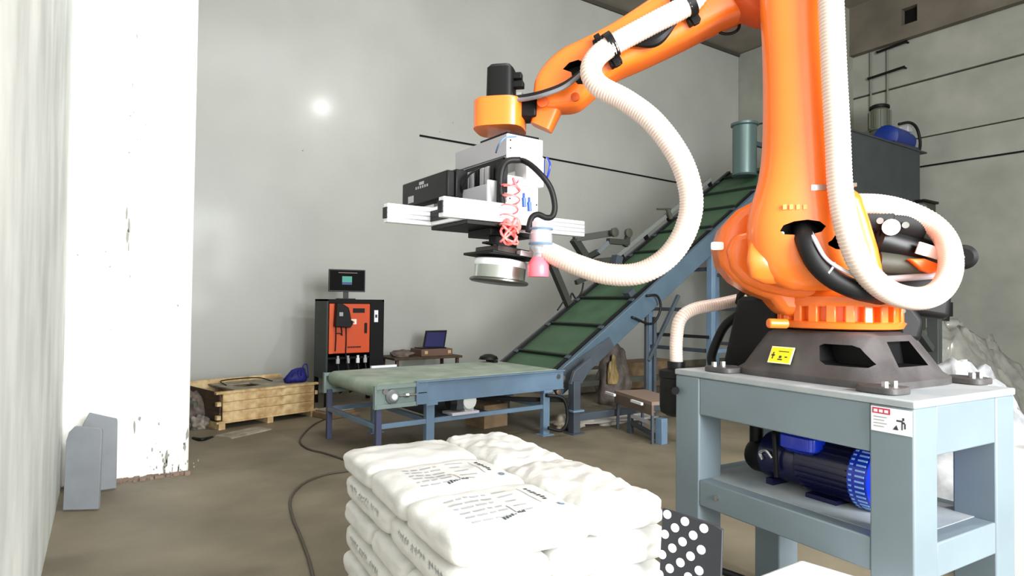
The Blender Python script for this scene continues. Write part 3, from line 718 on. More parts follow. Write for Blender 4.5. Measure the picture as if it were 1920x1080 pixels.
# ---- vacuum hoses
hose('vacuum_hose', 'long corrugated cream hose looping from the forearm clamp down to the gripper',
     [on(1316, -26, .20), on(1292, 7, .20), on(1220, 46, .20), on(1150, 84, .20), on(1118, 108, .22), on(1108, 135, .25), on(1124, 162, .27), on(1175, 190, .3), on(1228, 232, .34), on(1276, 300, .36), on(1296, 370, .36), on(1286, 430, .35), on(1252, 482, .33), on(1200, 512, .3), on(1140, 514, .26), on(1080, 496, .22), on(1040, 478, .18), on(1022, 470, .16)], .054)
hose('vacuum_hose', 'corrugated cream hose running down the robot column and curling into a big loop at right',
     [on(1556, -80, .50), on(1558, 0, .51), on(1563, 120, .51), on(1570, 250, .51), on(1576, 360, .51), on(1592, 440, .52), on(1620, 505, .50), on(1665, 546, .44), on(1720, 560, .36), on(1762, 545, .28), on(1782, 505, .2), on(1776, 455, .1), on(1748, 420, .04), on(1700, 396, .02), on(1650, 384, .05), on(1590, 382, .08)], .050)
hose('vacuum_hose', 'short cream hose bending down into the black filter canister beside the pedestal',
     [PZ(1395, 560, 3.55), PZ(1350, 570, 3.5), PZ(1300, 580, 3.45), PZ(1275, 600, 3.42), PZ(1268, 640, 3.42), cc+V((0, 0, .15))], .036)
bm = bmesh.new(); tube(bm, [PZ(1385, 590, 3.55), PZ(1360, 610, 3.6), PZ(1344, 640, 3.62), PZ(1334, 670, 3.62), PZ(1338, 690, 3.6)], .026, 10)
obj('motor_cable_sleeve', bm, BLACKR, rob, smooth='all')

# ================================================================== gripper tool
gx = V((math.cos(math.radians(2)), math.sin(math.radians(2)), 0)); gy = V((-gx.y, gx.x, 0))
GO = PZ(948, 330, 3.20)
grip = thing('gripper_tool', 'white bag-gripping tool with aluminium rails hanging from the robot wrist', 'gripper', (GO.x, GO.y, GO.z-.5))
def gz(py, Z=3.2): return PZ(948, py, Z).z
def GF(a, b, c): return V((GO.x, GO.y, 0)) + gx*a + gy*b + V((0, 0, c))
gfr = Fr((GO.x, GO.y, 0), gx, gy)
def gb(name, a, b, m, bev=.003, parent=grip, **k): return obj(name, bx(a, b, gfr), m, parent, bevel=bev, **k)
# flange and upper housing: corner edge at a=0,b=0, left face runs back along +b, right face along +a
gb('flange_plate', (.0, -.01, gz(250)), (.21, .25, gz(246)), BLACK)
gb('upper_housing_side', (0, .0, gz(290)), (.02, .52, gz(250)), GREYP)
gb('upper_housing_front', (.0, -.012, gz(296)), (.235, .0, gz(250)), WHITEP)
gb('upper_housing_back', (.21, 0, gz(296)), (.235, .5, gz(250)), WHITEP)
gb('junction_box', (.10, -.05, gz(345)), (.215, .06, gz(287)), WHITEP, .006)
gb('blue_edge_strip', (.216, -.04, gz(335)), (.228, .02, gz(290)), BLUE, .002)
gb('column_plate', (.0, -.012, gz(434)), (.205, .004, gz(328)), WHITEP)
gb('column_core', (.01, .004, gz(430)), (.20, .22, gz(330)), WHITEP)
gb('valve_bank', (.005, .03, gz(345)), (.02, .42, gz(292)), BLACK)
for k in range(7): gb('valve', (-.03, .07+k*.05, gz(345)), (.004, .105+k*.05, gz(305)), [GREYP, BLACK][k % 3 == 0], .003)
gb('drag_chain', (-.045, -.03, gz(384)), (-.005, .02, gz(306)), BLACKR, .006)
gb('side_panel', (-.085, .05, gz(388, 3.3)), (-.07, .62, gz(352, 3.3)), GREYP)
gb('side_panel_front', (-.085, .035, gz(388, 3.3)), (-.02, .05, gz(345, 3.3)), WHITEP)
gb('small_bracket', (-.03, -.03, gz(391)), (.0, -.008, gz(362)), mat('cream_plastic', (226, 222, 208), .5))
for a, b, z in ((.195, -.014, gz(378)), (.195, -.014, gz(393)), (.015, -.014, gz(400)), (.02, -.014, gz(372)), (.02, -.014, gz(262)), (.02, -.014, gz(277))):
    bm = bmesh.new(); cyl(bm, gfr(a, b, z), gfr(a, b+.004, z), .005, n=8); obj('screw', bm, BLACK, grip)
# aluminium profiles along x with slots; two rails and two cross pieces
zr0, zr1 = gz(421, 3.2), gz(386, 3.2)
def profile(x0, x1, y0, y1, z0, z1, along='x'):
    r = obj('aluminium_rail', bx((x0, y0, z0), (x1, y1, z1), gfr), ALU, grip, bevel=.004)
    h = (z1-z0)
    for s in (.25, .5, .75):
        if along == 'x': obj('slot', bx((x0-.001, y0-.0015, z0+h*s-.003), (x1+.001, y0+.002, z0+h*s+.003), gfr), ALUD, r)
        else: obj('slot', bx((x0-.0015, y0-.001, z0+h*s-.003), (x0+.002, y1+.001, z0+h*s+.003), gfr), ALUD, r)
    e = (x0-.006, x0)
    for k in (0.02, h*.5-.012, h-.044+.0): obj('end_cap', bx((x0-.008, y0+.004, z0+k), (x0-.0005, y1-.004, z0+k+.024), gfr), BLACK, r, bevel=.002)
profile(-.40, .02, -.065, -.015, zr0, zr1)
profile(.20, .50, -.06, -.01, gz(433, 3.2), gz(402, 3.2))
profile(-.52, .50, .30, .35, zr0+.0, zr1-.0)
profile(-.27, -.22, -.012, .30, zr0, zr1, 'y')
gb('lower_plate', (-.26, -.05, zr0-.022), (.22, .32, zr0-.002), BLACK)
gb('lower_block', (-.09, .0, zr0-.06), (.2, .22, zr0-.022), BLACK)
# 3D camera box
c0 = PZ(838, 345, 3.35)
ca = thing('camera_box', 'black rectangular 3D camera box at the left of the gripper tool', 'camera', (c0.x, c0.y, PZ(838, 369, 3.35).z))
zt0, zb0 = PZ(838, 317, 3.35).z, PZ(838, 369, 3.35).z
cf = Fr((c0.x, c0.y, 0), gx, gy)
obj('camera_housing', bx((0, 0, zb0), (.075, .56, zt0), cf), BLACK, ca, bevel=.01)
obj('camera_rear_housing', bx((.045, -.02, zb0-.004), (.12, .2, zt0+.006), cf), BLACKG, ca, bevel=.006)
obj('label_square', bx((-.002, .40, zb0+.02), (0, .47, zb0+.06), cf), GREYP, ca, label='small grey square label')
bm = bmesh.new()
for k in range(6): box(bm, (-.001, .22+k*.028, zt0-.06), (.0005, .235+k*.028, zt0-.045), cf)
box(bm, (-.001, .27, zt0-.04), (.0005, .33, zt0-.022), cf)
obj('camera_print', bm, GREYP, ca)
obj('mounting_bar', bx((.03, -.02, zb0-.025), (.22, .03, zb0-.003), cf), BLACK, ca)
obj('mounting_arm', bx((.20, -.02, zb0-.025), (.42, .03, zb0-.003), cf), BLACK, ca)
# tubes on the tool
def gt(name, pts, r, m, off=0, parent=grip, sm=6, n=10, Z=3.12):
    bm = bmesh.new(); tube(bm, [PZ(x, y, Z+dz) for x, y, dz in pts], r, n, sm); return obj(name, bm, m, parent, smooth='all')
gt('black_air_tube', [(958, 300, .1), (985, 303, .05), (1012, 325, .0), (1032, 352, 0), (1040, 385, 0), (1036, 405, 0), (1024, 408, .0), (1008, 402, 0), (996, 410, 0), (990, 436, 0)], .015, BLACKR)
gt('black_air_tube', [(943, 390, .02), (938, 350, 0), (941, 318, 0), (952, 302, .02), (975, 300, .04)], .017, BLACKR)
gt('thin_black_wire', [(868, 378, .3), (866, 360, .26), (872, 340, .22), (882, 326, .2), (900, 315, .2)], .006, BLACKR)
gt('blue_wire', [(930, 286, .08), (936, 270, 0), (948, 258, 0), (968, 256, .04)], .005, TEALK)
gt('blue_wire', [(1026, 296, .05), (1031, 310, .02), (1026, 332, .03), (1020, 340, .05)], .006, BLUE)
pts = []
for k in range(91):
    t = k/90; a = t*5.2*2*math.pi; cx = 955+4*math.sin(t*5); cy = 338+t*96 - (0 if t < .6 else 0)
    pts.append((cx+17*math.cos(a)*(1-.2*t), cy+5*math.sin(a), -.02+.05*math.sin(a)))
gt('coiled_air_hose', pts, .0045, COIL, sm=1, n=6)
pts = []
for k in range(80):
    t = k/79; a = t*6*2*math.pi
    pts.append((955+14*math.cos(a)+3*math.sin(t*20), 440+16*math.sin(a*.83)+3*math.cos(t*11), -.05+.03*math.sin(a*1.3)))
gt('coiled_air_hose', pts, .006, COIL, sm=1, n=6)
gt('coiled_air_hose', [(945, 428, 0), (950, 414, -.02), (960, 424, -.03), (968, 412, -.02), (972, 428, 0), (958, 432, 0)], .014, COIL)
gt('pink_tube', [(962, 334, 0), (966, 345, -.01), (975, 358, -.01)], .008, PINK)
for x, y in ((982, 380), (992, 388)):
    bm = bmesh.new(); cyl(bm, PZ(x, y-9, 3.16), PZ(x+1, y+8, 3.16), .011, n=12); cyl(bm, PZ(x, y-17, 3.17), PZ(x, y-9, 3.16), .007, n=8); obj('blue_fitting', bm, mat('fitting_blue', (52, 92, 170), .4), grip, smooth=True)
# suction and scraper head
hd = PZ(952, 483, 3.25); tl = (V((0, 0, 1)) + gx*.10 - gy*.02).normalized()
def hp(a, b, c): return hd + gx*a + gy*b + tl*c
hfr = Fr(hd, (gx - tl*gx.dot(tl)).normalized(), gy, tl)
bm = bmesh.new(); lathe(bm, hp(0, .06, -.135), tl, [(0, .15), (.006, .158), (.014, .158), (.02, .15)], 48); obj('blade_rim', bm, mat('dark_steel', (96, 98, 92), .3, .8), grip, smooth=True)
bm = bmesh.new(); lathe(bm, hp(0, .06, -.115), tl, [(0, .138), (.10, .138), (.105, .13)], 48); obj('suction_drum', bm, mat('brushed_steel', (178, 182, 176), .25, .85), grip, smooth=True)
bm = bmesh.new(); lathe(bm, hp(0, .06, -.05), tl, [(0, .1395), (.004, .1425), (.03, .1425), (.034, .1395)], 48); obj('drum_band', bm, ALU, grip, smooth=True)
obj('head_plate', bx((-.155, -.09, .0), (.15, .2, .014), hfr), BLACK, grip, bevel=.004)
obj('head_body', bx((-.10, -.05, .014), (.115, .17, .05), hfr), mat('dark_brown_metal', (52, 40, 34), .5), grip, bevel=.004)
obj('head_arm', bx((-.15, -.02, .052), (-.02, .03, .062), hfr), BLACK, grip)
obj('guide_block', bx((.01, -.10, .008), (.12, -.06, .036), hfr), mat('pale_steel', (206, 196, 196), .4, .3), grip, bevel=.003)
obj('white_bracket', bx((.09, -.11, .0), (.15, -.06, .07), hfr), WHITEP, grip, bevel=.003)
for c in (.018, .05): 
    bm = bmesh.new(); cyl(bm, hfr(.15, -.085, c), hfr(.175, -.085, c), .009, n=10); obj('black_knob', bm, BLACK, grip)
for a in (-.085, -.045):
    bm = bmesh.new(); cyl(bm, hfr(a, .0, .05), hfr(a, .0, .12), .016, n=12); obj('guide_post', bm, STEEL, grip, smooth=True)
obj('post_block', bx((-.105, -.02, .06), (-.03, .04, .1), hfr), BLACK, grip, bevel=.003)
bm = bmesh.new(); cyl(bm, hfr(.0, .05, .05), hfr(.0, .05, .16), .07, n=20); obj('rotary_joint', bm, BLACK, grip, smooth=True)
# clear suction bowl and pink cup at the hose end
bc = PZ(1014, 448, 3.12)
clear = mat('clear_plastic', (205, 214, 222), .15, alpha=.35, spec=.8)
bm = bmesh.new(); lathe(bm, bc-V((0, 0, .075)), (0, 0, 1), [(0, .03), (.03, .05), (.07, .06), (.12, .055), (.14, .03)], 28); obj('clear_bowl', bm, clear, grip, smooth=True)
bm = bmesh.new(); lathe(bm, bc-V((0, 0, .02)), (0, 0, 1), [(0, .045), (.045, .05)], 24); obj('pink_diaphragm', bm, mat('pale_pink', (222, 176, 178), .5), grip, smooth=True)
for z in (-.03, .045):
    bm = bmesh.new(); lathe(bm, bc+V((0, 0, z)), (0, 0, 1), [(0, .06), (.006, .062), (.01, .06)], 28); obj('bowl_ring', bm, TEALK, grip, smooth=True)
obj('white_valve', bx((-.045, -.03, .0), (.03, .02, .09), Fr(bc, gx, gy)), WHITEP, grip, bevel=.006)
bm = bmesh.new(); lathe(bm, PZ(1009, 519, 3.12), (0, 0, 1), [(0, .052), (.01, .055), (.06, .055), (.085, .04), (.10, .03)], 28); obj('pink_suction_cup', bm, PINK, grip, smooth=True)
bm = bmesh.new(); cyl(bm, PZ(1010, 490, 3.12), PZ(1012, 466, 3.12), .022, n=14); obj('cup_stem', bm, clear, grip, smooth=True)
obj('white_square_tag', bx((-.012, -.06, -.012), (.012, -.056, .012), Fr(PZ(1003, 505, 3.12), gx, gy)), WHITEP, grip)

# ================================================================== flat feed conveyor
CF = yawfr((2.34, 5.97, 0), 4.0)
CL, CW, CZ = 2.55, 1.44, .80
fc = thing('feed_conveyor', 'flat belt conveyor with blue-grey frame and dusty green belt behind the sacks', 'conveyor', CF(CL/2, CW/2, 0))
# belt: closed loop around two end rollers
bm = bmesh.new(); r = .085; cz = CZ-r
prof = []
for k in range(13): a = math.pi/2 + math.pi*k/12; prof.append((.09+r*math.cos(a), cz+r*math.sin(a)))
for k in range(13): a = -math.pi/2 + math.pi*k/12; prof.append((CL-.09+r*math.cos(a), cz+r*math.sin(a)))
prism(bm, [CF(a, CW/2, c) for a, c in prof], CF.y*(CW-.16))
obj('belt', bm, BELTT, fc, smooth=True)
for xx in (.09, CL-.09):
    bm = bmesh.new(); cyl(bm, CF(xx, .0, cz), CF(xx, CW, cz), .03, n=16); obj('roller_shaft', bm, STEEL, fc, smooth=True)
for side, y0 in ((0, 0.), (1, CW-.05)):
    # side channel with top and bottom flange, its front half metre is the open take-up end
    s = .46
    bm = bmesh.new(); box(bm, (s, y0+.015, CZ-.235), (CL, y0+.03, CZ-.01), CF); box(bm, (s, y0-.02, CZ-.02), (CL, y0+.05, CZ-.005), CF); box(bm, (s, y0-.0, CZ-.245), (CL, y0+.05, CZ-.232), CF)
    obj('side_rail', bm, CONV, fc, bevel=.003)
    bm = bmesh.new(); box(bm, (-.02, y0+.0, CZ-.06), (s, y0+.02, CZ-.02), CF); box(bm, (-.02, y0+.0, CZ-.26), (s, y0+.05, CZ-.215), CF); box(bm, (-.03, y0, CZ-.26), (-.01, y0+.05, CZ-.02), CF); box(bm, (-.02, y0+.03, CZ-.22), (s, y0+.04, CZ-.05), CF)
    obj('take_up_frame', bm, mat('green_grey_paint', (120, 136, 132), .5), fc, bevel=.002)
    ys = -.03 if side == 0 else CW+.03
    bm = bmesh.new(); lathe(bm, CF(.17, y0+(.03 if side == 0 else .02), CZ-.14), CF.y*(-1 if side == 0 else 1), [(0, .075), (.03, .075), (.05, .055), (.06, .05)], 24); hb = obj('bearing', bm, mat('bearing_grey', (118, 124, 126), .4), fc, smooth=True)
    bm = bmesh.new(); lathe(bm, CF(.17, y0+(-.03 if side == 0 else .08), CZ-.14), CF.y*(-1 if side == 0 else 1), [(0, .032), (.015, .032), (.02, .025)], 18); obj('bearing_cap', bm, WHITEP, hb, smooth=True)
    bm = bmesh.new(); cyl(bm, CF(.24, y0-.0, CZ-.14), CF(.46, y0-.0, CZ-.14), .012, n=8); cyl(bm, CF(.31, y0, CZ-.14), CF(.35, y0, CZ-.14), .024, n=6); obj('adjusting_screw', bm, STEEL, fc)
    obj('joint_plate', bx((s-.02, y0-.012, CZ-.25), (s+.12, y0+.012, CZ-.0), CF), CONV, fc, bevel=.003)
    bm = bmesh.new(); box(bm, (s+.0, y0-.016, CZ-.13), (s+.10, y0-.01, CZ-.122), CF); obj('slot_mark', bm, BLACK, fc)
for xx in (.02, .62, CL-.28):
    for y0 in (.02, CW-.09):
        if xx == .02:
            obj('end_leg', bx((xx-.02, y0, 0), (xx+.04, y0+.05, CZ-.22), CF), mat('leg_dark', (62, 66, 92), .5), fc, bevel=.003)
        else:
            obj('leg', bx((xx-.04, y0-.0, .01), (xx+.06, y0+.07, CZ-.24), CF), CONV, fc, bevel=.004)
            obj('foot_plate', bx((xx-.08, y0-.04, 0), (xx+.1, y0+.11, .012), CF), CONV, fc)
            obj('leg_bracket', bx((xx-.06, y0-.03, CZ-.27), (xx+.08, y0+.07, CZ-.24), CF), CONV, fc)
for y0 in (.03, CW-.08): obj('lower_rail', bx((.0, y0, .33), (CL-.25, y0+.045, .38), CF), CONV, fc, bevel=.003)
for xx in (.0, .60, CL-.3): obj('cross_rail', bx((xx, .06, .33), (xx+.05, CW-.06, .38), CF), CONV, fc, bevel=.003)
obj('motor_shelf', bx((.75, .06, .36), (1.45, CW-.1, .372), CF), CONVD, fc)
bm = bmesh.new(); box(bm, (.6, CW+.01, CZ-.01), (.95, CW+.05, CZ+.02), CF); obj('belt_guard', bm, WHITEP, fc)
# drive motor under the conveyor
t = thing('drive_motor', 'grey geared motor with round end cover mounted under the flat conveyor', 'motor', CF(1.15, .2, .37))
mo = CF(1.14, .03, .52)
bm = bmesh.new(); lathe(bm, mo, CF.y, [(0, .07), (.012, .1), (.03, .105), (.06, .105), (.07, .09), (.24, .09)], 28); obj('motor_body', bm, mat('motor_grey', (150, 156, 156), .4), t, smooth=True)
bm = bmesh.new(); lathe(bm, mo-CF.y*.012, CF.y, [(0, .07), (.004, .085), (.012, .088)], 28); obj('end_cover', bm, mat('motor_cover', (200, 204, 200), .4), t, smooth=True)
for k in range(16):
    a = k*2*math.pi/16; d = CF.x*math.cos(a)+V((0, 0, 1))*math.sin(a); obj('cooling_fin', bx((.085, -.003, .08), (.102, .003, .23), Fr(mo, d, d.cross(CF.y), CF.y)), mat('motor_grey2', (130, 136, 138), .4) if k == 0 else bpy.data.materials['motor_grey2'], t)
bm = bmesh.new(); box(bm, (-.17, .0, -.09), (-.075, .14, .09), Fr(mo, CF.x, CF.y)); obj('gearbox', bm, mat('gearbox_dark', (54, 58, 62), .5), t, bevel=.015)
bm = bmesh.new(); lathe(bm, mo+CF.x*(-.26)+CF.y*.05, CF.x, [(0, .06), (.01, .07), (.08, .07)], 20); obj('coupling', bm, BLACK, t, smooth=True)
bm = bmesh.new(); box(bm, (-.24, -.02, -.14), (.12, .2, -.11), Fr(mo, CF.x, CF.y)); box(bm, (-.05, .02, -.115), (.07, .18, -.08), Fr(mo, CF.x, CF.y)); obj('motor_base', bm, GREYP, t, bevel=.004)
bm = bmesh.new(); box(bm, (-.06, .08, .08), (.04, .2, .12), Fr(mo, CF.x, CF.y)); obj('terminal_box', bm, mat('motor_grey3', (120, 126, 128), .5), t, bevel=.005)

# ================================================================== inclined belt conveyor
ang = math.radians(33); h0 = V((math.cos(math.radians(1.5)), math.sin(math.radians(1.5)), 0)); hy_ = V((-h0.y, h0.x, 0))
iz = (h0*math.cos(ang)+V((0, 0, math.sin(ang)))); inn = (V((0, 0, 1))*math.cos(ang)-h0*math.sin(ang))
IO = V((4.86, 6.28, .72))
IF = Fr(IO, iz, hy_, inn)   # a along slope, b across, c normal
IL, IW = 6.4, 1.36
inc = thing('inclined_conveyor', 'steep inclined conveyor with dark green cleated belt rising to the hopper', 'conveyor', (IO.x+1, IO.y+.6, 0))
bm = bmesh.new(); prof = []
r = .09
for k in range(11): a = math.pi/2+math.pi*k/10; prof.append((r*math.cos(a)+.02, r*math.sin(a)-.09))
for k in range(11): a = -math.pi/2+math.pi*k/10; prof.append((IL+r*math.cos(a), r*math.sin(a)-.09))
prism(bm, [IF(a, IW/2, c) for a, c in prof], hy_*(IW-.24)); obj('belt', bm, BELT, inc, smooth=True)
for k in range(9): obj('cleat', bx((.35+k*.72, .14, .0), (.38+k*.72, IW-.14, .045), IF), CLEAT, inc)
for b0, mm in ((-.02, mat('incline_rail_blue_grey', (78, 98, 112), .4, var=.15, vscale=2)), (IW-.05, CONVD)):
    obj('side_rail', bx((-.12, b0, -.27), (IL+.1, b0+.07, .02), IF), mm, inc, bevel=.006)
for b0 in (.07, IW-.12):
    obj('rubber_skirt', bx((.05, b0, .0), (IL, b0+.05, .035), IF), BLACKR, inc)
    for k in range(9): obj('skirt_clamp', bx((.3+k*.7, b0-.03, .03), (.36+k*.7, b0+.06, .045), IF), CONVD, inc)
bm = bmesh.new(); cyl(bm, IF(.02, -.05, -.09), IF(.02, IW+.05, -.09), .035, n=14); obj('tail_shaft', bm, STEEL, inc, smooth=True)
bm = bmesh.new()
for a, c in ((-.10, -.02), (-.05, -.12), (.02, -.06), (-.13, -.16)): lathe(bm, IF(a, -.05, c), hy_*-1, [(0, .035), (.03, .035), (.035, .02)], 14)
obj('chain_sprocket', bm, mat('rusty_steel', (120, 104, 88), .5, .5), inc, smooth=True)
bm = bmesh.new(); prism(bm, [IF(-.15, -.035, -.22), IF(.35, -.035, -.27), IF(1.0, -.035, -.27), IF(1.0, -.035, -.1), IF(.1, -.035, .02), IF(-.15, -.035, -.02)], hy_*.02); obj('tail_side_plate', bm, CONVD, inc, bevel=.003)
bm = bmesh.new(); box(bm, (2.2, IW-.04, .10), (5.9, IW+.02, .17), IF)
obj('guard_rail', bm, mat('guard_grey', (112, 116, 112), .5), inc, bevel=.004)
for k in range(6): obj('rail_bracket', bx((2.3+k*.7, IW-.03, .0), (2.38+k*.7, IW+.01, .12), IF), BLACK, inc)
# pivot bracket and posts
def vp(name, p, q, wd, m, parent=inc, bev=.004):
    p, q = V(p), V(q); d = (q-p); x, y = perp(d)
    f = Fr(p, h0, hy_, V((0, 0, 1))) if abs(d.x)+abs(d.y) < 1e-4 else Fr(p, d.normalized(), (V((0, 0, 1)).cross(d)).normalized(), d.normalized().cross(V((0, 0, 1)).cross(d).normalized()))
    if abs(d.x)+abs(d.y) < 1e-4: return obj(name, bx((-wd/2, -wd/2, 0), (wd/2, wd/2, d.z), f), m, parent, bevel=bev)
    return obj(name, bx((0, -wd/2, -wd/2), (d.length, wd/2, wd/2), f), m, parent, bevel=bev)
P0 = V((4.98, 6.06, 0))
for pp in (P0, P0+hy_*1.55):
    vp('post', pp+V((0, 0, .012)), pp+V((0, 0, .66)), .11, CONVD)
    obj('foot_plate', bx((-.1, -.1, 0), (.1, .1, .012), Fr(pp, h0, hy_)), CONVD, inc)
    obj('post_flange', bx((-.09, -.09, .28), (.09, .09, .30), Fr(pp, h0, hy_)), CONV, inc)
    bm = bmesh.new(); prism(bm, [pp+V((-.08, 0, .62)), pp+V((.1, 0, .62)), pp+V((.3, 0, .86)), pp+V((.26, 0, .95)), pp+V((-.02, 0, .78))], hy_*.05); obj('pivot_bracket', bm, CONVD, inc, bevel=.006)
vp('base_rail', P0+V((-.06, 0, .42)), P0+V((-1.0, .75, .42)), .05, BLACK)
vp('base_rail', P0+V((.06, 0, .20)), P0+h0*4.6+V((0, 0, .20)), .09, CONVD)
vp('base_rail', P0+hy_*1.55+V((-.2, 0, .34)), P0+hy_*1.55+h0*4.6+V((0, 0, .34)), .09, OLIVE)
# tall ladder frame under the top end
for xx in (3.15, 5.0):
    for b0 in (.02, IW-.05):
        top_ = IO + h0*xx + hy_*b0; top_.z = .72 + xx*math.tan(ang) - .3
        vp('tall_post', V((top_.x, top_.y, 0)), top_, .10, CONV)
    for zz in (.9, 1.55, 2.2):
        if zz < .72+xx*math.tan(ang)-.4: vp('ladder_rung', IO*1+h0*xx+hy_*.06+V((0, 0, zz-.72)), IO+h0*xx+hy_*(IW-.08)+V((0, 0, zz-.72)), .06, CONVD)
for zz in (.9, 1.7):
    vp('side_rung', IO+h0*3.15+V((0, 0, zz-.72)), IO+h0*5.0+V((0, 0, zz-.72)), .06, CONV)
for a, b in ((3.15, .45),): vp('brace', IO+h0*1.7+V((0, 0, .72+.1-.72)), IO+h0*2.35+V((0, 0, 1.05)), .05, CONVD)
# thin double posts behind the tail
for dx in (0, .16): vp('thin_post', V((6.55+dx, 6.35, 0.)), V((6.55+dx, 6.35, 1.45)), .05, CONVD)
vp('thin_rail', V((6.7, 6.35, 1.2)), V((8.0, 6.4, 1.12)), .05, BLACK)
# cable loop on the near rail
bm = bmesh.new(); tube(bm, [IF(1.9, -.06, -.0), IF(2.05, -.1, -.1), IF(2.0, -.1, -.3), IF(1.75, -.08, -.38), IF(1.5, -.05, -.1)], .018, 8); obj('cable_loop', bm, BLACKR, inc, smooth='all')
# hold-down arch across the belt
af = thing('roller_arch_frame', 'dark angle-iron arch frame with cylinders standing over the inclined belt', 'frame', IF(1.25, IW, 0))
DOL = mat('dark_angle_iron', (44, 46, 40), .6)
def bar(a, b, wd=.05, name='arch_bar', m=DOL): 
    return vp(name, a, b, wd*1.45, m, af, .003)
YR = IF(0, IW, 0).y
def ry(px, py, dy=0.): return WY(px, py, YR+dy)
bar(ry(1068, 575), ry(1033, 492), .07); bar(ry(1033, 492), ry(1020, 470), .07)
bar(ry(1104, 492, -.1), ry(1076, 448, -.1), .08); bar(ry(1076, 448, -.1), ry(1148, 437, -.3), .07); bar(ry(1104, 492, -.1), ry(1160, 486, -.5), .06); bar(ry(1100, 484, -.1), ry(1122, 472, -.3), .06)
bar(ry(1122, 474, -.3), ry(1142, 454, -.4), .05, 'air_cylinder', CONVD)
for x, y in ((1150, 436), (1176, 437)):
    bm = bmesh.new(); c = ry(x, y, -.4); lathe(bm, c, hy_*-1, [(0, .07), (.05, .075), (.06, .04)], 16); obj('arch_pulley', bm, OLIVE, af, smooth=True)
bar(ry(1140, 452, -.4), ry(1178, 455, -.4), .06); bar(ry(1178, 440, -.4), ry(1172, 462, -.4), .05)
bar(ry(1150, 520, -.5), ry(1158, 480, -.5), .09, 'arch_leg', CONVD); bar(ry(1178, 545, -1.1), ry(1200, 590, -1.1), .09, 'arch_leg', CONVD)
bar(ry(1080, 530), ry(1098, 522), .05); 
bm = bmesh.new(); tube(bm, [ry(1068, 575), ry(1072, 550), ry(1080, 560), ry(1090, 548), ry(1094, 530)], .014, 6); tube(bm, [ry(1045, 582), ry(1056, 566), ry(1062, 558)], .012, 6); obj('air_hose', bm, BLACKR, af, smooth='all')
bm = bmesh.new(); cyl(bm, ry(1232, 392, .0), ry(1258, 392, .0), .018, n=8); cyl(bm, ry(1252, 392), ry(1258, 410), .04, n=10); obj('small_lever', bm, OLIVE, af)

# ================================================================== hopper and its equipment
HX0, HX1, HY0, HY1 = 10.9, 14.2, 5.9, 7.4
t = thing('dust_hopper', 'large dark grey steel hopper at the top of the inclined conveyor', 'hopper', (12.5, 6.8, 0))
zt_ = 4.82
obj('hopper_front', bx((HX0, HY0, 2.5), (HX1-.25, HY0+.03, zt_), WF), HOPP, t)
bm = bmesh.new(); prism(bm, [V((HX1-.27, HY0+.015, 3.6)), V((HX1, HY0+.3, 3.6)), V((HX1, HY0+.33, 3.6)), V((HX1-.27, HY0+.045, 3.6))], V((0, 0, 2.4))); obj('hopper_corner', bm, HOPP, t)
obj('hopper_side', bx((HX1-.03, HY0+.3, 2.5), (HX1, HY1, zt_), WF), HOPP, t)
obj('hopper_back', bx((HX0, HY1-.03, 2.5), (HX1, HY1, zt_), WF), HOPP, t)
obj('hopper_left', bx((HX0, HY0+.03, 3.9), (HX0+.03, HY1, zt_), WF), HOPP, t)
obj('top_cover', bx((HX0, HY0-.02, zt_), (HX1+.03, HY1, zt_+.03), WF), HOPP, t)
for k in range(2): obj('handle', bx((12.3+k*.55, HY0-.04, 3.42-.03*k), (12.72+k*.55, HY0, 3.46-.03*k), WF), GREYP, t)
bm = bmesh.new(); loft(bm, [(V((12.5, 6.8, 2.5)), V((1.55, 0, 0)), V((0, .78, 0))), (V((12.5, 6.8, 1.3)), V((.5, 0, 0)), V((0, .4, 0)))], 8, 24); obj('hopper_cone', bm, HOPP, t)
for x in (11.1, 13.9):
    for y in (HY0+.1, HY1-.1): vp('support_leg', V((x, y, 0)), V((x, y, 2.6)), .12, OLIVE, t)
o_ = thing('olive_filter_unit', 'dark olive rectangular housing just right of the large dark hopper', 'housing', (14.35, 6.3, 0))
obj('housing_body', bx((13.75, 5.75, 2.5), (14.3, 6.0-.02, 3.75), WF), OLIVE, o_, bevel=.01)
obj('housing_lid', bx((14.18, 6.02, 2.4), (14.75, 6.9, 3.72), WF), OLIVE, o_, bevel=.01)
obj('housing_top', bx((13.70, 5.7, 3.75), (14.32, 5.98, 3.80), WF), BLACK, o_, bevel=.01)
for x, y in ((13.9, 5.85), (14.6, 6.7)): vp('housing_leg', V((x, y, 0)), V((x, y, 2.5)), .1, OLIVE, o_)
# blue motor and grey gearbox on top
c = WY(1680, 262, 6.3)
t = thing('blue_hopper_motor', 'dark blue motor with a black cable loop on top of the hopper', 'motor', (c.x, c.y, zt_+.03))
bm = bmesh.new(); lathe(bm, V((c.x-.5, c.y, zt_+.30)), (1, 0, 0), [(0, .15), (.05, .25), (.6, .25), (.63, .22), (.9, .22), (.93, .18)], 28); obj('motor_body', bm, mat('deep_blue', (6, 40, 120), .4), t, smooth=True)
obj('motor_feet', bx((c.x-.6, c.y-.25, zt_+.03), (c.x+.5, c.y+.25, zt_+.16)), BLUED, t)
obj('white_terminal', bx((c.x+.2, c.y-.15, zt_+.5), (c.x+.4, c.y+.05, zt_+.64)), GREYP, t, bevel=.02)
bm = bmesh.new(); tube(bm, [V((c.x-.2, c.y-.15, zt_+.58)), V((c.x+.15, c.y-.2, zt_+.66)), V((c.x+.42, c.y-.22, zt_+.58)), V((c.x+.52, c.y-.24, zt_+.3)), V((c.x+.46, c.y-.24, zt_+.04))], .03, 8); obj('cable_loop', bm, BLACKR, t, smooth='all')
c = WY(1649, 240, 6.75)
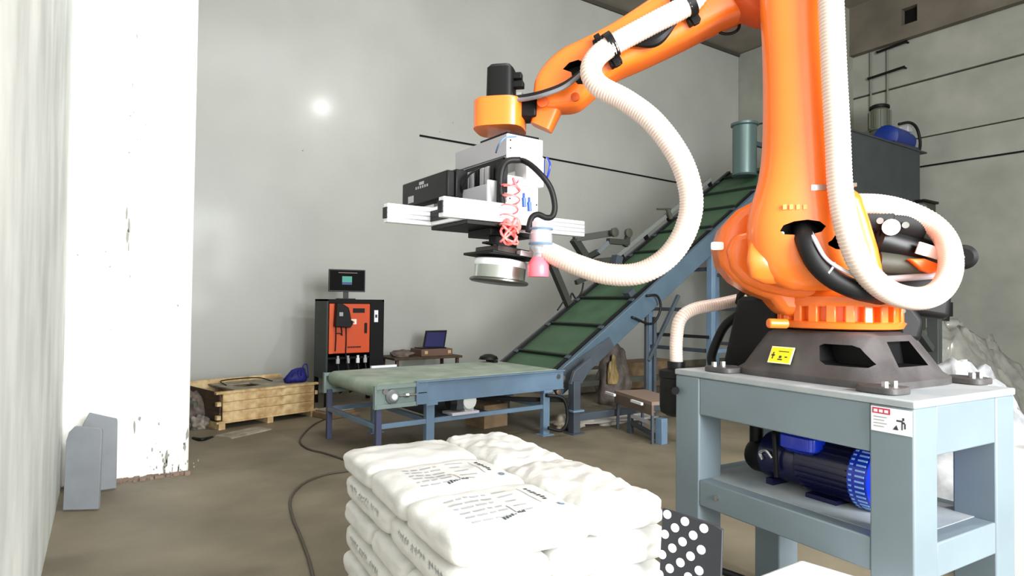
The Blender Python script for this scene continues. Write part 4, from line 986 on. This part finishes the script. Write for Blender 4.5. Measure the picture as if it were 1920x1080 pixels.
t = thing('grey_gear_motor', 'upright olive-grey motor standing on the hopper beside the blue motor', 'motor', (c.x, c.y, zt_+.03))
bm = bmesh.new(); lathe(bm, V((c.x, c.y, zt_+.03)), (0, 0, 1), [(0, .17), (.6, .17), (.62, .2), (1.05, .2), (1.1, .15)], 20); obj('motor_body', bm, mat('olive_grey', (88, 92, 78), .5), t, smooth=True)
bm = bmesh.new(); lathe(bm, V((c.x, c.y, zt_+1.13)), (0, 0, 1), [(0, .2), (.05, .2), (.08, .15)], 20); obj('motor_cap', bm, BLACK, t, smooth=True)
for k in range(10):
    a = k*2*math.pi/10; d = V((math.cos(a), math.sin(a), 0)); obj('cooling_fin', bx((.19, -.01, .66), (.225, .01, 1.04), Fr(V((c.x, c.y, zt_+.03)), d, V((-d.y, d.x, 0)))), bpy.data.materials['olive_grey'], t)
# chute pipe at the head of the incline
c = WY(1396, 300, 6.95)
t = thing('chute_pipe', 'short galvanised chute pipe above the top end of the inclined belt', 'pipe', (c.x, c.y, c.z-.3))
bm = bmesh.new(); lathe(bm, V((c.x, c.y, c.z-.3)), (0, 0, 1), [(0, .21), (.02, .23), (.04, .21), (.9, .21), (.92, .24), (.96, .24)], 24); obj('pipe_body', bm, DUCT, t, smooth=True)
obj('pipe_bracket', bx((c.x+.15, c.y-.04, c.z+.3), (HX0+.02, c.y+.04, c.z+.38)), CONVD, t)

# ================================================================== controller cabinet
KF = Fr((2.86, 9.45, 0)); KW, KD, K0, K1 = .93, .62, .42, 1.66
t = thing('robot_controller', 'black electrical controller cabinet with an orange door against the back wall', 'cabinet', KF(KW/2, KD/2, 0))
KB = mat('cabinet_black', (12, 13, 13), .6, spec=.2); KS = mat('cabinet_side', (48, 56, 54), .5, spec=.3)
obj('side_panel', bx((0, .0, K0), (.03, KD, K1), KF), KS, t); obj('side_panel', bx((KW-.03, 0, K0), (KW, KD, K1), KF), KB, t)
obj('top_panel', bx((0, 0, K1-.03), (KW, KD, K1), KF), KB, t); obj('back_panel', bx((.03, KD-.03, K0), (KW-.03, KD, K1-.03), KF), KB, t)
obj('bottom_panel', bx((.03, 0, K0), (KW-.03, KD, K0+.03), KF), KB, t)
obj('shelf', bx((.03, .03, .73), (KW-.03, KD-.03, .76), KF), KB, t)
obj('face_frame', bx((.70, .0, K0+.03), (KW-.03, .02, K1-.03), KF), KB, t); obj('face_frame', bx((.03, 0, 1.60), (.70, .02, K1-.03), KF), KB, t); 
obj('inner_box', bx((.03, .04, .84), (.72, KD-.04, 1.60), KF), KB, t)
dr = obj('door', bx((.04, -.012, .82), (.69, .03, 1.59), KF), mat('door_orange', (200, 70, 10), .5), t, bevel=.006)
obj('door_edge_strip', bx((.04, -.018, .82), (.10, -.010, 1.59), KF), ORANGED, dr)
obj('door_handle', bx((.60, -.035, 1.13), (.64, -.012, 1.29), KF), BLACK, dr, bevel=.005)
obj('door_vent', bx((.41, -.018, 1.45), (.60, -.012, 1.52), KF), BLACK, dr)
bm = bmesh.new()
for k in range(9): box(bm, (.335+k*.024, -.016, .90+.002*(k % 2)), (.353+k*.024, -.012, .925), KF)
obj('door_print', bm, BLACK, dr)
obj('door_sticker', bx((.31, -.016, 1.27), (.47, -.0125, 1.35), KF), mat('sticker_white', (240, 232, 226), .5), dr, label='white sticker on the orange door')
bm = bmesh.new(); box(bm, (.33, -.018, 1.285), (.352, -.0158, 1.335), KF); prism(bm, [KF(.40, -.017, 1.285), KF(.44, -.017, 1.285), KF(.43, -.017, 1.33), KF(.415, -.017, 1.31)], V((0, .001, 0))); obj('sticker_mark', bm, ORANGED, dr)
obj('frame_sticker', bx((.765, -.004, 1.30), (.83, -.0005, 1.49), KF), WHITEP, t, label='tall white sticker on the black frame'); obj('sticker_symbol', bx((.78, -.007, 1.37), (.815, -.004, 1.42), KF), INK, t)
for i in (0, 1):
    for j in (0, 1): obj('leg', bx((i*(KW-.06), j*(KD-.06), 0), (i*(KW-.06)+.06, j*(KD-.06)+.06, K0), KF), KB, t)
for i, (x, m_) in enumerate(((.2, GREYP), (.36, INKL), (.52, WHITEP), (.64, GREYP))):
    bm = bmesh.new(); lathe(bm, KF(x, .04, .66), (0, 0, 1), [(0, .03), (.07, .03), (.08, .02), (.12, .02)], 12); obj('cable_connector', bm, m_, t, smooth=True)
    bm = bmesh.new(); tube(bm, [KF(x, .04, .66), KF(x, -.02, .5), KF(x-.05, -.06, .3), KF(x-.1, .1, .2)], .018, 6); obj('cable', bm, BLACKR, t, smooth='all')
# teach pendant hanging on the door
tp_ = thing('teach_pendant', 'black handheld teach pendant hanging on the orange cabinet door', 'pendant', KF(.24, -.06, 1.22))
bm = bmesh.new(); prism(bm, [KF(.10, -.07, 1.24), KF(.34, -.07, 1.22), KF(.37, -.07, 1.26), KF(.33, -.07, 1.46), KF(.31, -.07, 1.53), KF(.20, -.07, 1.60), KF(.12, -.07, 1.60), KF(.11, -.07, 1.4)], V((0, .1, 0))); obj('pendant_body', bm, BLACK, tp_, bevel=.01)
obj('pendant_screen', bx((.16, -.124, 1.40), (.22, -.12, 1.46), KF), INKL, tp_, bevel=.004)
obj('pendant_knob', bx((.34, -.11, 1.27), (.385, -.06, 1.33), KF), BLACK, tp_, bevel=.008)
for a, b, c_, d in ((.14, 1.24, .135, .86), (.22, 1.24, .235, 1.10), (.30, 1.24, .30, .82), (.30, .82, .33, .55)):
    bm = bmesh.new(); tube(bm, [KF(a, -.03, b), KF((a+c_)/2+.004, -.035, (b+d)/2), KF(c_, -.03, d)], .009, 6); obj('pendant_cable', bm, BLACKR, tp_, smooth='all')
bm = bmesh.new(); tube(bm, [KF(.15, -.03, 1.13), KF(.2, -.03, 1.135), KF(.245, -.03, 1.10)], .008, 6); obj('pendant_cable', bm, BLACKR, tp_, smooth='all')
# monitor
t = thing('monitor', 'black flat monitor with green window standing on the controller cabinet', 'monitor', KF(.42, .30, K1))
MF = Fr(KF(.41, .28, K1), V((math.cos(.12), math.sin(.12)*-1, 0)), V((math.sin(.12), math.cos(.12), 0)))
obj('monitor_base', bx((-.16, -.09, 0), (.12, .1, .015), MF), BLACKG, t, bevel=.005); obj('monitor_stand', bx((-.05, .03, .015), (.03, .06, .14), MF), BLACKG, t)
obj('monitor_body', bx((-.29, 0, .12), (.29, .04, .48), MF), BLACKG, t, bevel=.006)
sc = obj('screen', bx((-.275, -.002, .14), (.275, .0, .465), MF), mat('screen_black', (5, 5, 6), .6, spec=.1), t)
obj('screen_window', bx((-.08, -.004, .235), (.075, -.002, .37), MF), LCD, sc); obj('screen_window', bx((-.08, -.005, .235), (.075, -.0038, .275), MF), emis('lcd_blue', (40, 60, 120), .7), sc); obj('screen_bar', bx((-.14, -.004, .42), (.16, -.002, .432), MF), LCDW, sc)

# ================================================================== crate and clutter at left
XF = yawfr((1.26, 8.5, 0), 15.5)
t = thing('wooden_crate', 'open pine crate on skids beside the white pillar', 'crate', XF(.65, .35, 0))
CX, CY_, z0, z1 = 1.34, 1.0, .10, .465
for k in range(3): obj('front_plank', bx((.03, 0, z0+k*.121), (CX-.03, .022, z0+k*.121+.117), XF), WOOD, t, bevel=.003)
for k in range(3): obj('back_plank', bx((0, CY_-.022, z0+k*.121+.06), (CX, CY_, z0+k*.121+.177), XF), WOOD, t, bevel=.003)
for x in (.0, CX-.02):
    for k in range(3): obj('side_plank', bx((x, .03, z0+k*.121), (x+.02, CY_-.03, z0+k*.121+.117), XF), WOODD, t)
obj('top_batten', bx((-.06, -.012, z1-.02), (CX+.03, .05, z1+.01), XF), WOOD, t, bevel=.003)
obj('bottom_batten', bx((-.05, -.015, z0-.025), (CX+.04, .05, z0), XF), WOOD, t, bevel=.003)
for x in (-.02, .62, CX-.08): obj('skid', bx((x, -.01, 0), (x+.08, CY_, z0-.025), XF), WOOD, t)
for z in (.13, .3): obj('batten_end', bx((-.055, -.03, z), (-.005, .03, z+.05), XF), WOOD, t)
obj('batten_end', bx((CX+.0, .04, .3), (CX+.05, .1, .35), XF), WOOD, t)
obj('crate_floor', bx((.03, .03, z0), (CX-.03, CY_-.03, z0+.02), XF), WOODD, t)
bm = bmesh.new()   # plywood lid with a square opening, laid across the right two thirds
lx0, lx1, ly0, ly1, lz = .25, 1.04, .055, CY_-.03, z1-.02
for a, b in (((lx0, ly0, lz), (lx1, .35, lz+.018)), ((lx0, .72, lz), (lx1, ly1, lz+.018)), ((lx0, .35, lz), (.42, .72, lz+.018)), ((.72, .35, lz), (lx1, .72, lz+.018))): box(bm, a, b, XF)
obj('plywood_lid', bm, WOODT, t)
obj('plywood_strip', bx((1.05, .055, z1-.02), (CX-.01, CY_-.03, z1-.002), XF), WOODT, t)
bm = bmesh.new(); tube(bm, [XF(.35, .62, z1), XF(.4, .9, z1+.03), XF(.7, .92, z1+.04), XF(.95, .86, z1+.03), XF(1.0, .6, z1)], .008, 6); obj('wire_loop', bm, BLACKR, t, smooth='all')
t = thing('blue_bag', 'dark blue cloth bag with handles on the right end of the crate', 'bag', XF(1.2, .3, z1))
bm = bmesh.new(); loft(bm, [(XF(1.19, .3, z1), XF.x*.15, XF.y*.1), (XF(1.19, .3, z1+.05), XF.x*.16, XF.y*.12), (XF(1.21, .3, z1+.12), XF.x*.13, XF.y*.09), (XF(1.23, .3, z1+.18), XF.x*.09, XF.y*.04), (XF(1.25, .3, z1+.20), XF.x*.05, XF.y*.02)], 2.6, 40)
for v in bm.verts: v.co += V((1, 1, .3))*noise.noise(v.co*16)*.03
BB = mat('navy_cloth', (22, 26, 110), .6, bump=.4, bscale=20); obj('bag_body', bm, BB, t, smooth='all')
bm = bmesh.new(); tube(bm, [XF(1.22, .2, z1+.10), XF(1.24, .18, z1+.24), XF(1.31, .2, z1+.24), XF(1.335, .2, z1+.06)], .009, 6); tube(bm, [XF(1.08, .2, z1+.10), XF(1.12, .16, z1+.17), XF(1.17, .2, z1+.17), XF(1.18, .2, z1+.08)], .009, 6); obj('bag_handle', bm, BB, t, smooth='all')
# sacking heap between pillar and crate
def blob(name, c, sx, sy, sz, m, sd, amp=.2, par=None, n=5):
    bm = bmesh.new(); bmesh.ops.create_icosphere(bm, subdivisions=n-1, radius=1)
    for v in bm.verts:
        d = 1+amp*noise.noise(v.co*1.6+V((sd, sd*2, 0)))*1.6+amp*.5*noise.noise(v.co*5+V((sd, 0, sd)))
        v.co = V((v.co.x*sx*d, v.co.y*sy*d, max(-sz*.55, v.co.z*sz*d)+sz*.55)) + V(c)
    return obj(name, bm, m, par, smooth='all')
c = G(385, 800); 
tag(blob('sacking_heap', (c.x-.14, c.y+.3, 0), .17, .24, .27, TRASH, 3, .3), 'brown crumpled sacking heaped between the pillar and the crate', 'sack')
tag(blob('pale_sacking', (c.x-.09, c.y-.1, 0), .11, .1, .11, mat('grey_sacking', (150, 140, 128), .8, var=.4, vscale=12), 5, .35), 'small pale crumpled sacking on the floor in front of the brown heap', 'sack')
bm = bmesh.new(); a_ = G(362, 822); tube(bm, [a_, G(378, 824, .02), G(398, 820)], .02, 8); tag(obj('black_pipe', bm, BLACKR, smooth='all'), 'short black pipe lying by the pillar foot below the sacking', 'pipe')
bm = bmesh.new(); p0 = G(352, 762, .55); cyl(bm, V((.705, 7.1, .60)), V((.80, 7.0, .585)), .022, n=8); cyl(bm, V((.80, 7.0, .60)), V((.80, 7.0, .54)), .02, n=8); tag(obj('bent_bracket', bm, OLIVE), 'small grey metal stub sticking out of the pillar edge above the sacking heap', 'bracket')
tag(obj('floor_board', bx((-.3, -.14, 0), (.3, .14, .016), yawfr(G(458, 812)+V((0, 0, 0)), 30)), WOODT), 'flat pale board lying on the floor in front of the crate', 'board')
# shallow cardboard box on the floor before the cabinet
bf_ = yawfr(G(640, 783), 20)
t = thing('floor_box', 'flattened brown cardboard box on the floor in front of the cabinet', 'box', bf_(0, 0, 0))
obj('box_body', bx((-.22, -.02, 0), (.22, .36, .08), bf_), CARD, t, bevel=.01)
obj('box_flap', bx((-.16, .02, .083), (.24, .40, .095), bf_), WOODT, t, bevel=.003)
obj('box_flap', bx((.02, -.1, .0), (.26, .0, .05), bf_), CARD, t, bevel=.01)
# two grey boards leaning on the left wall
def lean(name, lab, c, wdt, h_, dirv, tilt, notch):
    """profile board standing on its edge, leaning back"""
    d = V(dirv).normalized(); nrm = V((-d.y, d.x, 0)); up_ = (V((0, 0, 1))*math.cos(tilt)+nrm*math.sin(tilt)).normalized(); f = Fr(c, d, up_.cross(d)*-1, up_)
    pts_ = [f(0, 0, .0), f(wdt, 0, .0), f(wdt, 0, h_-.03), f(wdt*.98, 0, h_-.01), f(wdt*.86, 0, h_), f(wdt*.22, 0, h_+notch), f(wdt*.06, 0, h_-.03), f(0, 0, h_-.09)]
    bm = bmesh.new(); prism(bm, pts_, nrm*.03); return tag(obj(name, bm, SLAB, bevel=.004), lab, 'board')
a, b = G(110, 962), G(177, 960)
lean('grey_board', 'front grey board with rounded top corners leaning in the corner by the white pillar', a+V((.03, .03, .012)), (b-a).length, .62, b-a, .04, .015)
a, b = G(133, 925), G(204, 930)
lean('grey_board', 'rear grey board standing behind the front one, its top slanting down to the right', V((-.13, 6.32, 0.012)), .26, .60, V((1, .04, 0)), .06, .06)
# floor cable
for pts_, lab in (([G(612, 786), G(585, 800), G(563, 825), G(575, 842), G(610, 852), G(646, 864), G(680, 880)], 'thin dark cable curving over the floor from the cardboard box to the sacks'),
                  ([G(660, 884), G(610, 892), G(570, 908), G(546, 935), G(548, 970), G(566, 1015), G(585, 1075), G(600, 1180)], 'dark cable making a wide bend on the floor left of the sack stack')):
    bm = bmesh.new(); tube(bm, [p+V((0, 0, .012)) for p in pts_], .010, 8, 10); tag(obj('floor_cable', bm, mat('dusty_cable', (72, 66, 56), .7), smooth='all'), lab, 'cable')

# ================================================================== laptop and clutter behind the conveyor
LF = Fr((4.9, 9.9, 0), V((1, .02, 0)), V((-.02, 1, 0)))
zbx = WY(785, 669, 9.9).z
t = thing('brown_case', 'low brown instrument case under the open laptop', 'case', LF(.3, .2, zbx))
lx, rx = WY(790, 660, 9.9).x-4.9, WY(849, 660, 9.9).x-4.9
ztop = WY(800, 655, 9.9).z
obj('case_body', bx((lx, 0, zbx), (rx, .45, ztop), LF), mat('case_brown', (104, 78, 66), .6), t, bevel=.008)
for x in (lx+.06, rx-.1): obj('case_latch', bx((x, -.01, zbx+.04), (x+.06, 0, ztop-.03), LF), WOOD, t)
tb = thing('work_bench', 'low dark bench carrying the laptop behind the flat conveyor', 'bench', LF(.2, .2, 0))
obj('bench_top', bx((lx-.55, -.1, zbx-.04), (rx+.15, .6, zbx), LF), WOODD, tb, bevel=.004)
for x in (lx-.5, rx+.05):
    for y in (-.06, .52): obj('leg', bx((x, y, 0), (x+.05, y+.05, zbx-.04), LF), WOODD, tb)
t = thing('laptop', 'open black laptop with a dark blue screen behind the conveyor', 'laptop', LF((lx+rx)/2, .2, ztop))
obj('laptop_base', bx((lx+.02, .05, ztop), (rx-.1, .32, ztop+.02), LF), BLACK, t)
l0, l1 = WY(792, 655, 10.15), WY(838, 620, 10.2)
bm = bmesh.new(); prism(bm, [WY(792, 654, 10.2), WY(833, 653, 10.2), WY(838, 619, 10.3), WY(798, 620, 10.3)], V((0, .02, 0))); obj('laptop_lid', bm, BLACK, t, bevel=.004)
bm = bmesh.new(); prism(bm, [WY(796, 650, 10.175), WY(831, 650, 10.175), WY(835, 623, 10.27), WY(801, 623, 10.27)], V((0, .004, 0))); obj('laptop_screen', bm, LCDB, t)
tag(blob('cloth_bundle', LF(lx-.28, .2, zbx), .2, .16, .07, TRASH, 8, .3), 'crumpled brown cloth bundle left of the laptop case', 'cloth')
c = WY(916, 668, 7.45); 
bm = bmesh.new(); lathe(bm, V((c.x, c.y, c.z-.04)), (0, 0, 1), [(0, .14), (.04, .12), (.07, .05)], 20); t_ = thing('motor_hump', 'small black dome-shaped cover at the far side of the conveyor end', 'cover', (c.x, c.y, c.z-.04)); obj('dome', bm, BLACK, t_, smooth=True)
obj('dome_arm', bx((c.x-.03, c.y-.2, c.z-.07), (c.x+.03, c.y+.02, c.z-.04)), BLACK, t_)
# brown carton under the conveyor
tag(obj('carton', bx((0, 0, 0), (.4, .4, .3), yawfr(CF(1.85, .75, 0), 8)), CARD, bevel=.006), 'brown cardboard carton on the floor under the flat conveyor near its right end', 'box')
bm = bmesh.new(); q0 = CF(CL-.1, -.05, .0); tube(bm, [CF(2.25, .0, .5), CF(2.45, -.1, .45), CF(2.5, -.12, .2), CF(2.38, -.15, .08), CF(2.2, -.1, .12)], .022, 8); tag(obj('drooping_hose', bm, BLACKR, smooth='all'), 'short black hose drooping at the right end of the flat conveyor', 'hose')
# pieces under the incline: steel stand, scrap plate, machine part, plastic
t = thing('steel_stand', 'low blue-grey steel stand lying under the incline near the black canister', 'stand', G(1230, 830))
s0, s1 = G(1182, 812), G(1240, 832)
vp('stand_leg', V((s1.x, s1.y, 0)), V((s1.x, s1.y, .30)), .10, CONV, t); vp('stand_rail', s0+V((0, 0, .14)), V((s1.x, s1.y, .05)), .05, CONVD, t); vp('stand_rail', s0+V((0, 0, .22)), V((s1.x, s1.y, .2)), .04, GREYP, t); vp('stand_leg', s0, s0+V((0, 0, .24)), .06, CONVD, t)
t = thing('scrap_plate_table', 'brown topped scrap plate on thin pale legs under the incline', 'table', G(1190, 800))
a, b = G(1152, 735, .48), G(1222, 757, .48)
d_ = (b-a).normalized(); f_ = Fr(a, d_, V((-d_.y, d_.x, 0)))
obj('plate_top', bx((0, 0, -.02), ((b-a).length, .45, .02), f_), mat('brown_plate', (126, 106, 92), .7), t); obj('plate_apron', bx((0, 0, -.14), ((b-a).length, .03, -.02), f_), mat('apron_brown', (98, 84, 72), .8), t)
for x in (.02, (b-a).length-.06):
    for y in (.02, .38): obj('plate_leg', bx((x, y, -.48), (x+.03, y+.03, -.14 if y < .1 else -.02), f_), CONVD, t)
for u in (-.16, .55): obj('white_bar', bx((u, -.06, -.04), (u+.26, -.03, -.01), f_), WHITEP, t)
c = G(1192, 775)
t = thing('sack_truck_bundle', 'grey-brown bagged machine part standing behind the scrap plate', 'machine', c+V((.35, .9, 0)))
cb = c+V((.35, .9, 0))
blob('bundle_body', cb, .28, .26, .62, mat('bundle_grey', (116, 106, 98), .7, rgb2=(76, 68, 62), vscale=6, bump=.4), 12, .22, t)
blob('yellow_wrap', cb+V((-.18, -.22, .35)), .09, .06, .28, mat('yellow_wrap', (176, 150, 96), .6, var=.3), 14, .3, t)
bm = bmesh.new(); tube(bm, [cb+V((-.25, -.1, .8)), cb+V((-.38, -.12, .95)), cb+V((-.46, -.12, 1.12))], .03, 8); obj('bundle_handle', bm, OLIVE, t, smooth='all')
tag(blob('plastic_sheet', G(1170, 800)+V((.2, .4, 0)), .75, .3, .07, mat('floor_plastic', (176, 172, 164), .4, alpha=.8, var=.1), 21, .3), 'thin crumpled plastic sheet on the floor behind the incline post', 'plastic')
tag(blob('plastic_bundle', G(1050, 815)+V((.32, .3, 0)), .24, .2, .12, mat('floor_plastic2', (156, 146, 130), .5), 22, .3), 'pale wrapped bundle on the floor left of the incline post', 'bundle')
c = G(1300, 700)
tag(obj('pale_pallet_load', bx((6.6, 8.6, 0), (8.2, 9.2, .34)), mat('pale_boards', (188, 186, 176), .7, var=.1), bevel=.02), 'long pale stack of boards on the floor beyond the incline', 'boards')
tag(obj('brown_cartons', bx((8.35, 8.6, 0), (9.8, 9.2, .5)), CARD, bevel=.02), 'brown cartons on the floor beyond the incline, right of the pale boards', 'box')

# ================================================================== right edge: support posts, plastic heaps, white drum
t = thing('support_frame', 'dark steel frame with a diagonal brace behind the robot base', 'frame', (G(1755, 705, 0)))
YP = 3.1
a = WY(1757, 712, YP); b = WY(1752, 575, YP)
vp('frame_post', V((b.x, YP, 0)), V((b.x, YP, b.z)), .11, mat('frame_dark', (52, 56, 54), .6), t); vp('frame_brace', WY(1745, 655, YP), WY(1706, 600, YP), .07, bpy.data.materials['frame_dark'], t)
vp('frame_beam', WY(1640, 575, YP), WY(1772, 580, YP), .16, BLACK, t); vp('frame_beam', WY(1762, 600, YP), WY(1764, 572, YP), .14, BLACK, t)
b2 = WY(1660, 575, YP); vp('frame_post', V((b2.x, YP, 0)), V((b2.x, YP, b2.z)), .11, bpy.data.materials['frame_dark'], t)
def sheet(name, lab, cx, cy, w_, d_, hfun, m, n=44, sd=1):
    bm = bmesh.new(); g = []
    for i in range(n+1):
        row = []
        for j in range(n+1):
            u, v_ = i/n*2-1, j/n*2-1
            h_ = hfun(u, v_); q = V((u*3+sd, v_*3, sd))
            # sharp folds: ridged noise
            rd = (1-abs(noise.noise(q*1.1)))**3*.30 + (1-abs(noise.noise(q*2.7)))**4*.05
            e = max(0, 1-max(abs(u), abs(v_))**6)
            row.append(bm.verts.new((cx+u*w_+noise.noise(q*2)*.1, cy+v_*d_+noise.noise(q*2+V((9, 0, 0)))*.1, max(0.004, (h_+rd*h_*1.0)*e))))
        g.append(row)
    for i in range(n):
        for j in range(n): bm.faces.new((g[i][j], g[i+1][j], g[i+1][j+1], g[i][j+1]))
    o_ = obj(name, bm, m, smooth='all'); return tag(o_, lab, 'plastic sheet')
c1 = WY(1800, 640, 4.2); 
sheet('plastic_heap', 'tall crumpled clear plastic sheeting heaped behind the pedestal at right', c1.x+.2, 4.2, 1.5, .9, lambda u, v: 1.2*math.exp(-((u+.75)**2)/.55-(v**2)/.5)+.85*math.exp(-((u-.45)**2)/.5-(v**2)/.5), PLASTIC, sd=1)
sheet('plastic_heap', 'lower glossy plastic sheeting heap nearest the right edge behind the pedestal', 6.4, 2.35, .8, .8, lambda u, v: .95*math.exp(-(u*u+v*v)/.7), mat('bright_plastic', (196, 198, 200), .15, rgb2=(110, 112, 116), vscale=4, spec=.9), sd=4)
t = thing('plastic_drum', 'white plastic container at the lower right edge beside the pedestal', 'container', WX(1905, 1000, 4.6))
pd = WX(1906, 950, 4.4)
bm = bmesh.new(); loft(bm, [(V((pd.x+.25, pd.y-.1, 0)), V((.34, 0, 0)), V((0, .34, 0))), (V((pd.x+.25, pd.y-.1, .72)), V((.36, 0, 0)), V((0, .36, 0))), (V((pd.x+.25, pd.y-.1, .8)), V((.3, 0, 0)), V((0, .3, 0)))], 5, 28); obj('drum_body', bm, WHITEP, t, smooth=True)
bm = bmesh.new(); lathe(bm, V((pd.x+.25, pd.y-.1, .8)), (0, 0, 1), [(0, .1), (.05, .1), (.06, .08)], 20); obj('drum_cap', bm, BLACK, t, smooth=True)
tag(obj('dark_beam', bx((0, 0, .0), (.5, .12, .14), yawfr((7.5, 3.1, 0.62), 0)), BLACK, bevel=.01), 'short dark beam behind the plastic sheeting at the right edge', 'beam')
vpost = V((7.75, 3.16, 0)); bt = thing('beam_stand', 'thin dark stand under the short dark beam at the right edge', 'stand', vpost); vp('stand_leg', vpost, vpost+V((0, 0, .62)), .08, OLIVE, bt)

# ================================================================== calibration board and items in front of the pedestal
nL = PZ(1243, 952, 2.15); nR = PZ(1357, 988, 2.02)
dx = (nR-nL); dx.z = 0; bw = dx.length; dx.normalize(); ty = V((-dx.y, dx.x, 0)); 
tu = (V((0, 0, 1))+ty*.10).normalized()
BO = nL-tu*.36; BFm = Fr(BO, dx, ty, tu)
t = thing('calibration_board', 'black calibration board with a grid of white dots propped beside the sacks', 'board', (BO.x, BO.y, 0))
bh = .36
bm = bmesh.new(); sl = (nR.z-nL.z)
prism(bm, [BFm(0, 0, -.15), BFm(bw, 0, -.15), BFm(bw, 0, bh+sl-.008), BFm(bw-.03, 0, bh+sl*.85), BFm(0, 0, bh)], ty*.012); obj('board_panel', bm, mat('board_black', (34, 36, 42), .5), t, bevel=.003)
WD = mat('dot_white', (226, 228, 232), .5)
dots = [(1252.5, 964), (1285.5, 977), (1321, 990), (1267, 989), (1301, 1003), (1248, 1001), (1281, 1015), (1262, 1027), (1316, 1030), (1243, 1039), (1296, 1042), (1277, 1054), (1257, 1065), (1312, 1069), (1238, 1076), (1292, 1081), (1272, 1092), (1327, 1108), (1307, 1107)]
for x, y in dots:
    d = ray(x, y); p = EYE + d*((BO-EYE).dot(dx.cross(tu))/d.dot(dx.cross(tu)))
    nb = dx.cross(tu).normalized(); nb = nb if nb.dot(EYE-BO) > 0 else -nb
    bm = bmesh.new(); cyl(bm, p+nb*.0055, p+nb*.0072, .0148, n=20); obj('dot', bm, WD, t)
bm = bmesh.new(); cyl(bm, BFm(bw*.5, .03, .0), V((BFm(bw*.5, .2, 0).x, BFm(bw*.5, .2, 0).y, 0)), .012, n=8); obj('prop_leg', bm, BLACK, t)
obj('board_foot', bx((0, -.03, 0), (bw, .2, .02), Fr((BO.x, BO.y, 0), dx, ty)), BLACK, t)
vp('board_post', V((BFm(bw*.5, .02, 0).x, BFm(bw*.5, .02, 0).y, .02)), BFm(bw*.5, .012, -.1), .03, BLACK, t)
# white box with sloping top under the pedestal front
wb = G(1520, 1048, .62)
WBF = Fr((wb.x, wb.y, 0), ex, ey)
a = (G(1400, 1085, .58), G(1500, 1046, .60), G(1640, 1088, .58), G(1560, 1200, .56))
cen = sum(a, V((0, 0, 0)))/4
t = thing('white_carton', 'white covered carton standing low in front of the pedestal opening', 'box', (cen.x, cen.y, 0))
bm = bmesh.new()
vs = [bm.verts.new(p) for p in a]; vb = [bm.verts.new((p.x, p.y, 0)) for p in a]
bm.faces.new(vs); bm.faces.new(vb[::-1])
for i in range(4): bm.faces.new((vb[i], vb[(i+1) % 4], vs[(i+1) % 4], vs[i]))
obj('carton_body', bm, WHITEP, t, bevel=.02, seg=3)
# paper sheets, cable and fittings on the floor under the pedestal
pa = PF(PW*.45, PL*.62, 0)
tag(obj('paper_sheet', bx((-.2, -.15, .0), (.2, .15, .006), yawfr(PF(PW*.35, PL*.72, .001), 30)), WHITEP), 'white paper sheet on the floor between the pedestal legs', 'paper')
bm = bmesh.new(); tube(bm, [PF(-.12, PL*1.0, .35), PF(.1, PL*.75, .3), PF(.3, PL*.45, .22), PF(.5, PL*.3, .02)], .018, 8); tube(bm, [PF(.5, PL*.3, .02), PF(.6, PL*.2, .018), PF(.7, PL*.1, .018)], .018, 8); tag(obj('pedestal_cable', bm, BLACKR, smooth='all'), 'thick black cable passing between the pedestal legs near the floor', 'cable')
for k, (u, v_) in enumerate(((.55, .55), (.72, .45))):
    bm = bmesh.new(); lathe(bm, PF(PW*u, PL*v_, 0), (0, 0, 1), [(0, .07), (.2, .07), (.24, .03), (.3, .03)], 20); tag(obj('white_bottle', bm, WHITEP, smooth=True), ('white bottle on the floor under the pedestal, the one farther from the camera', 'white bottle on the floor under the pedestal, the one closer to the camera')[k], 'bottle', 'bottles under the pedestal')
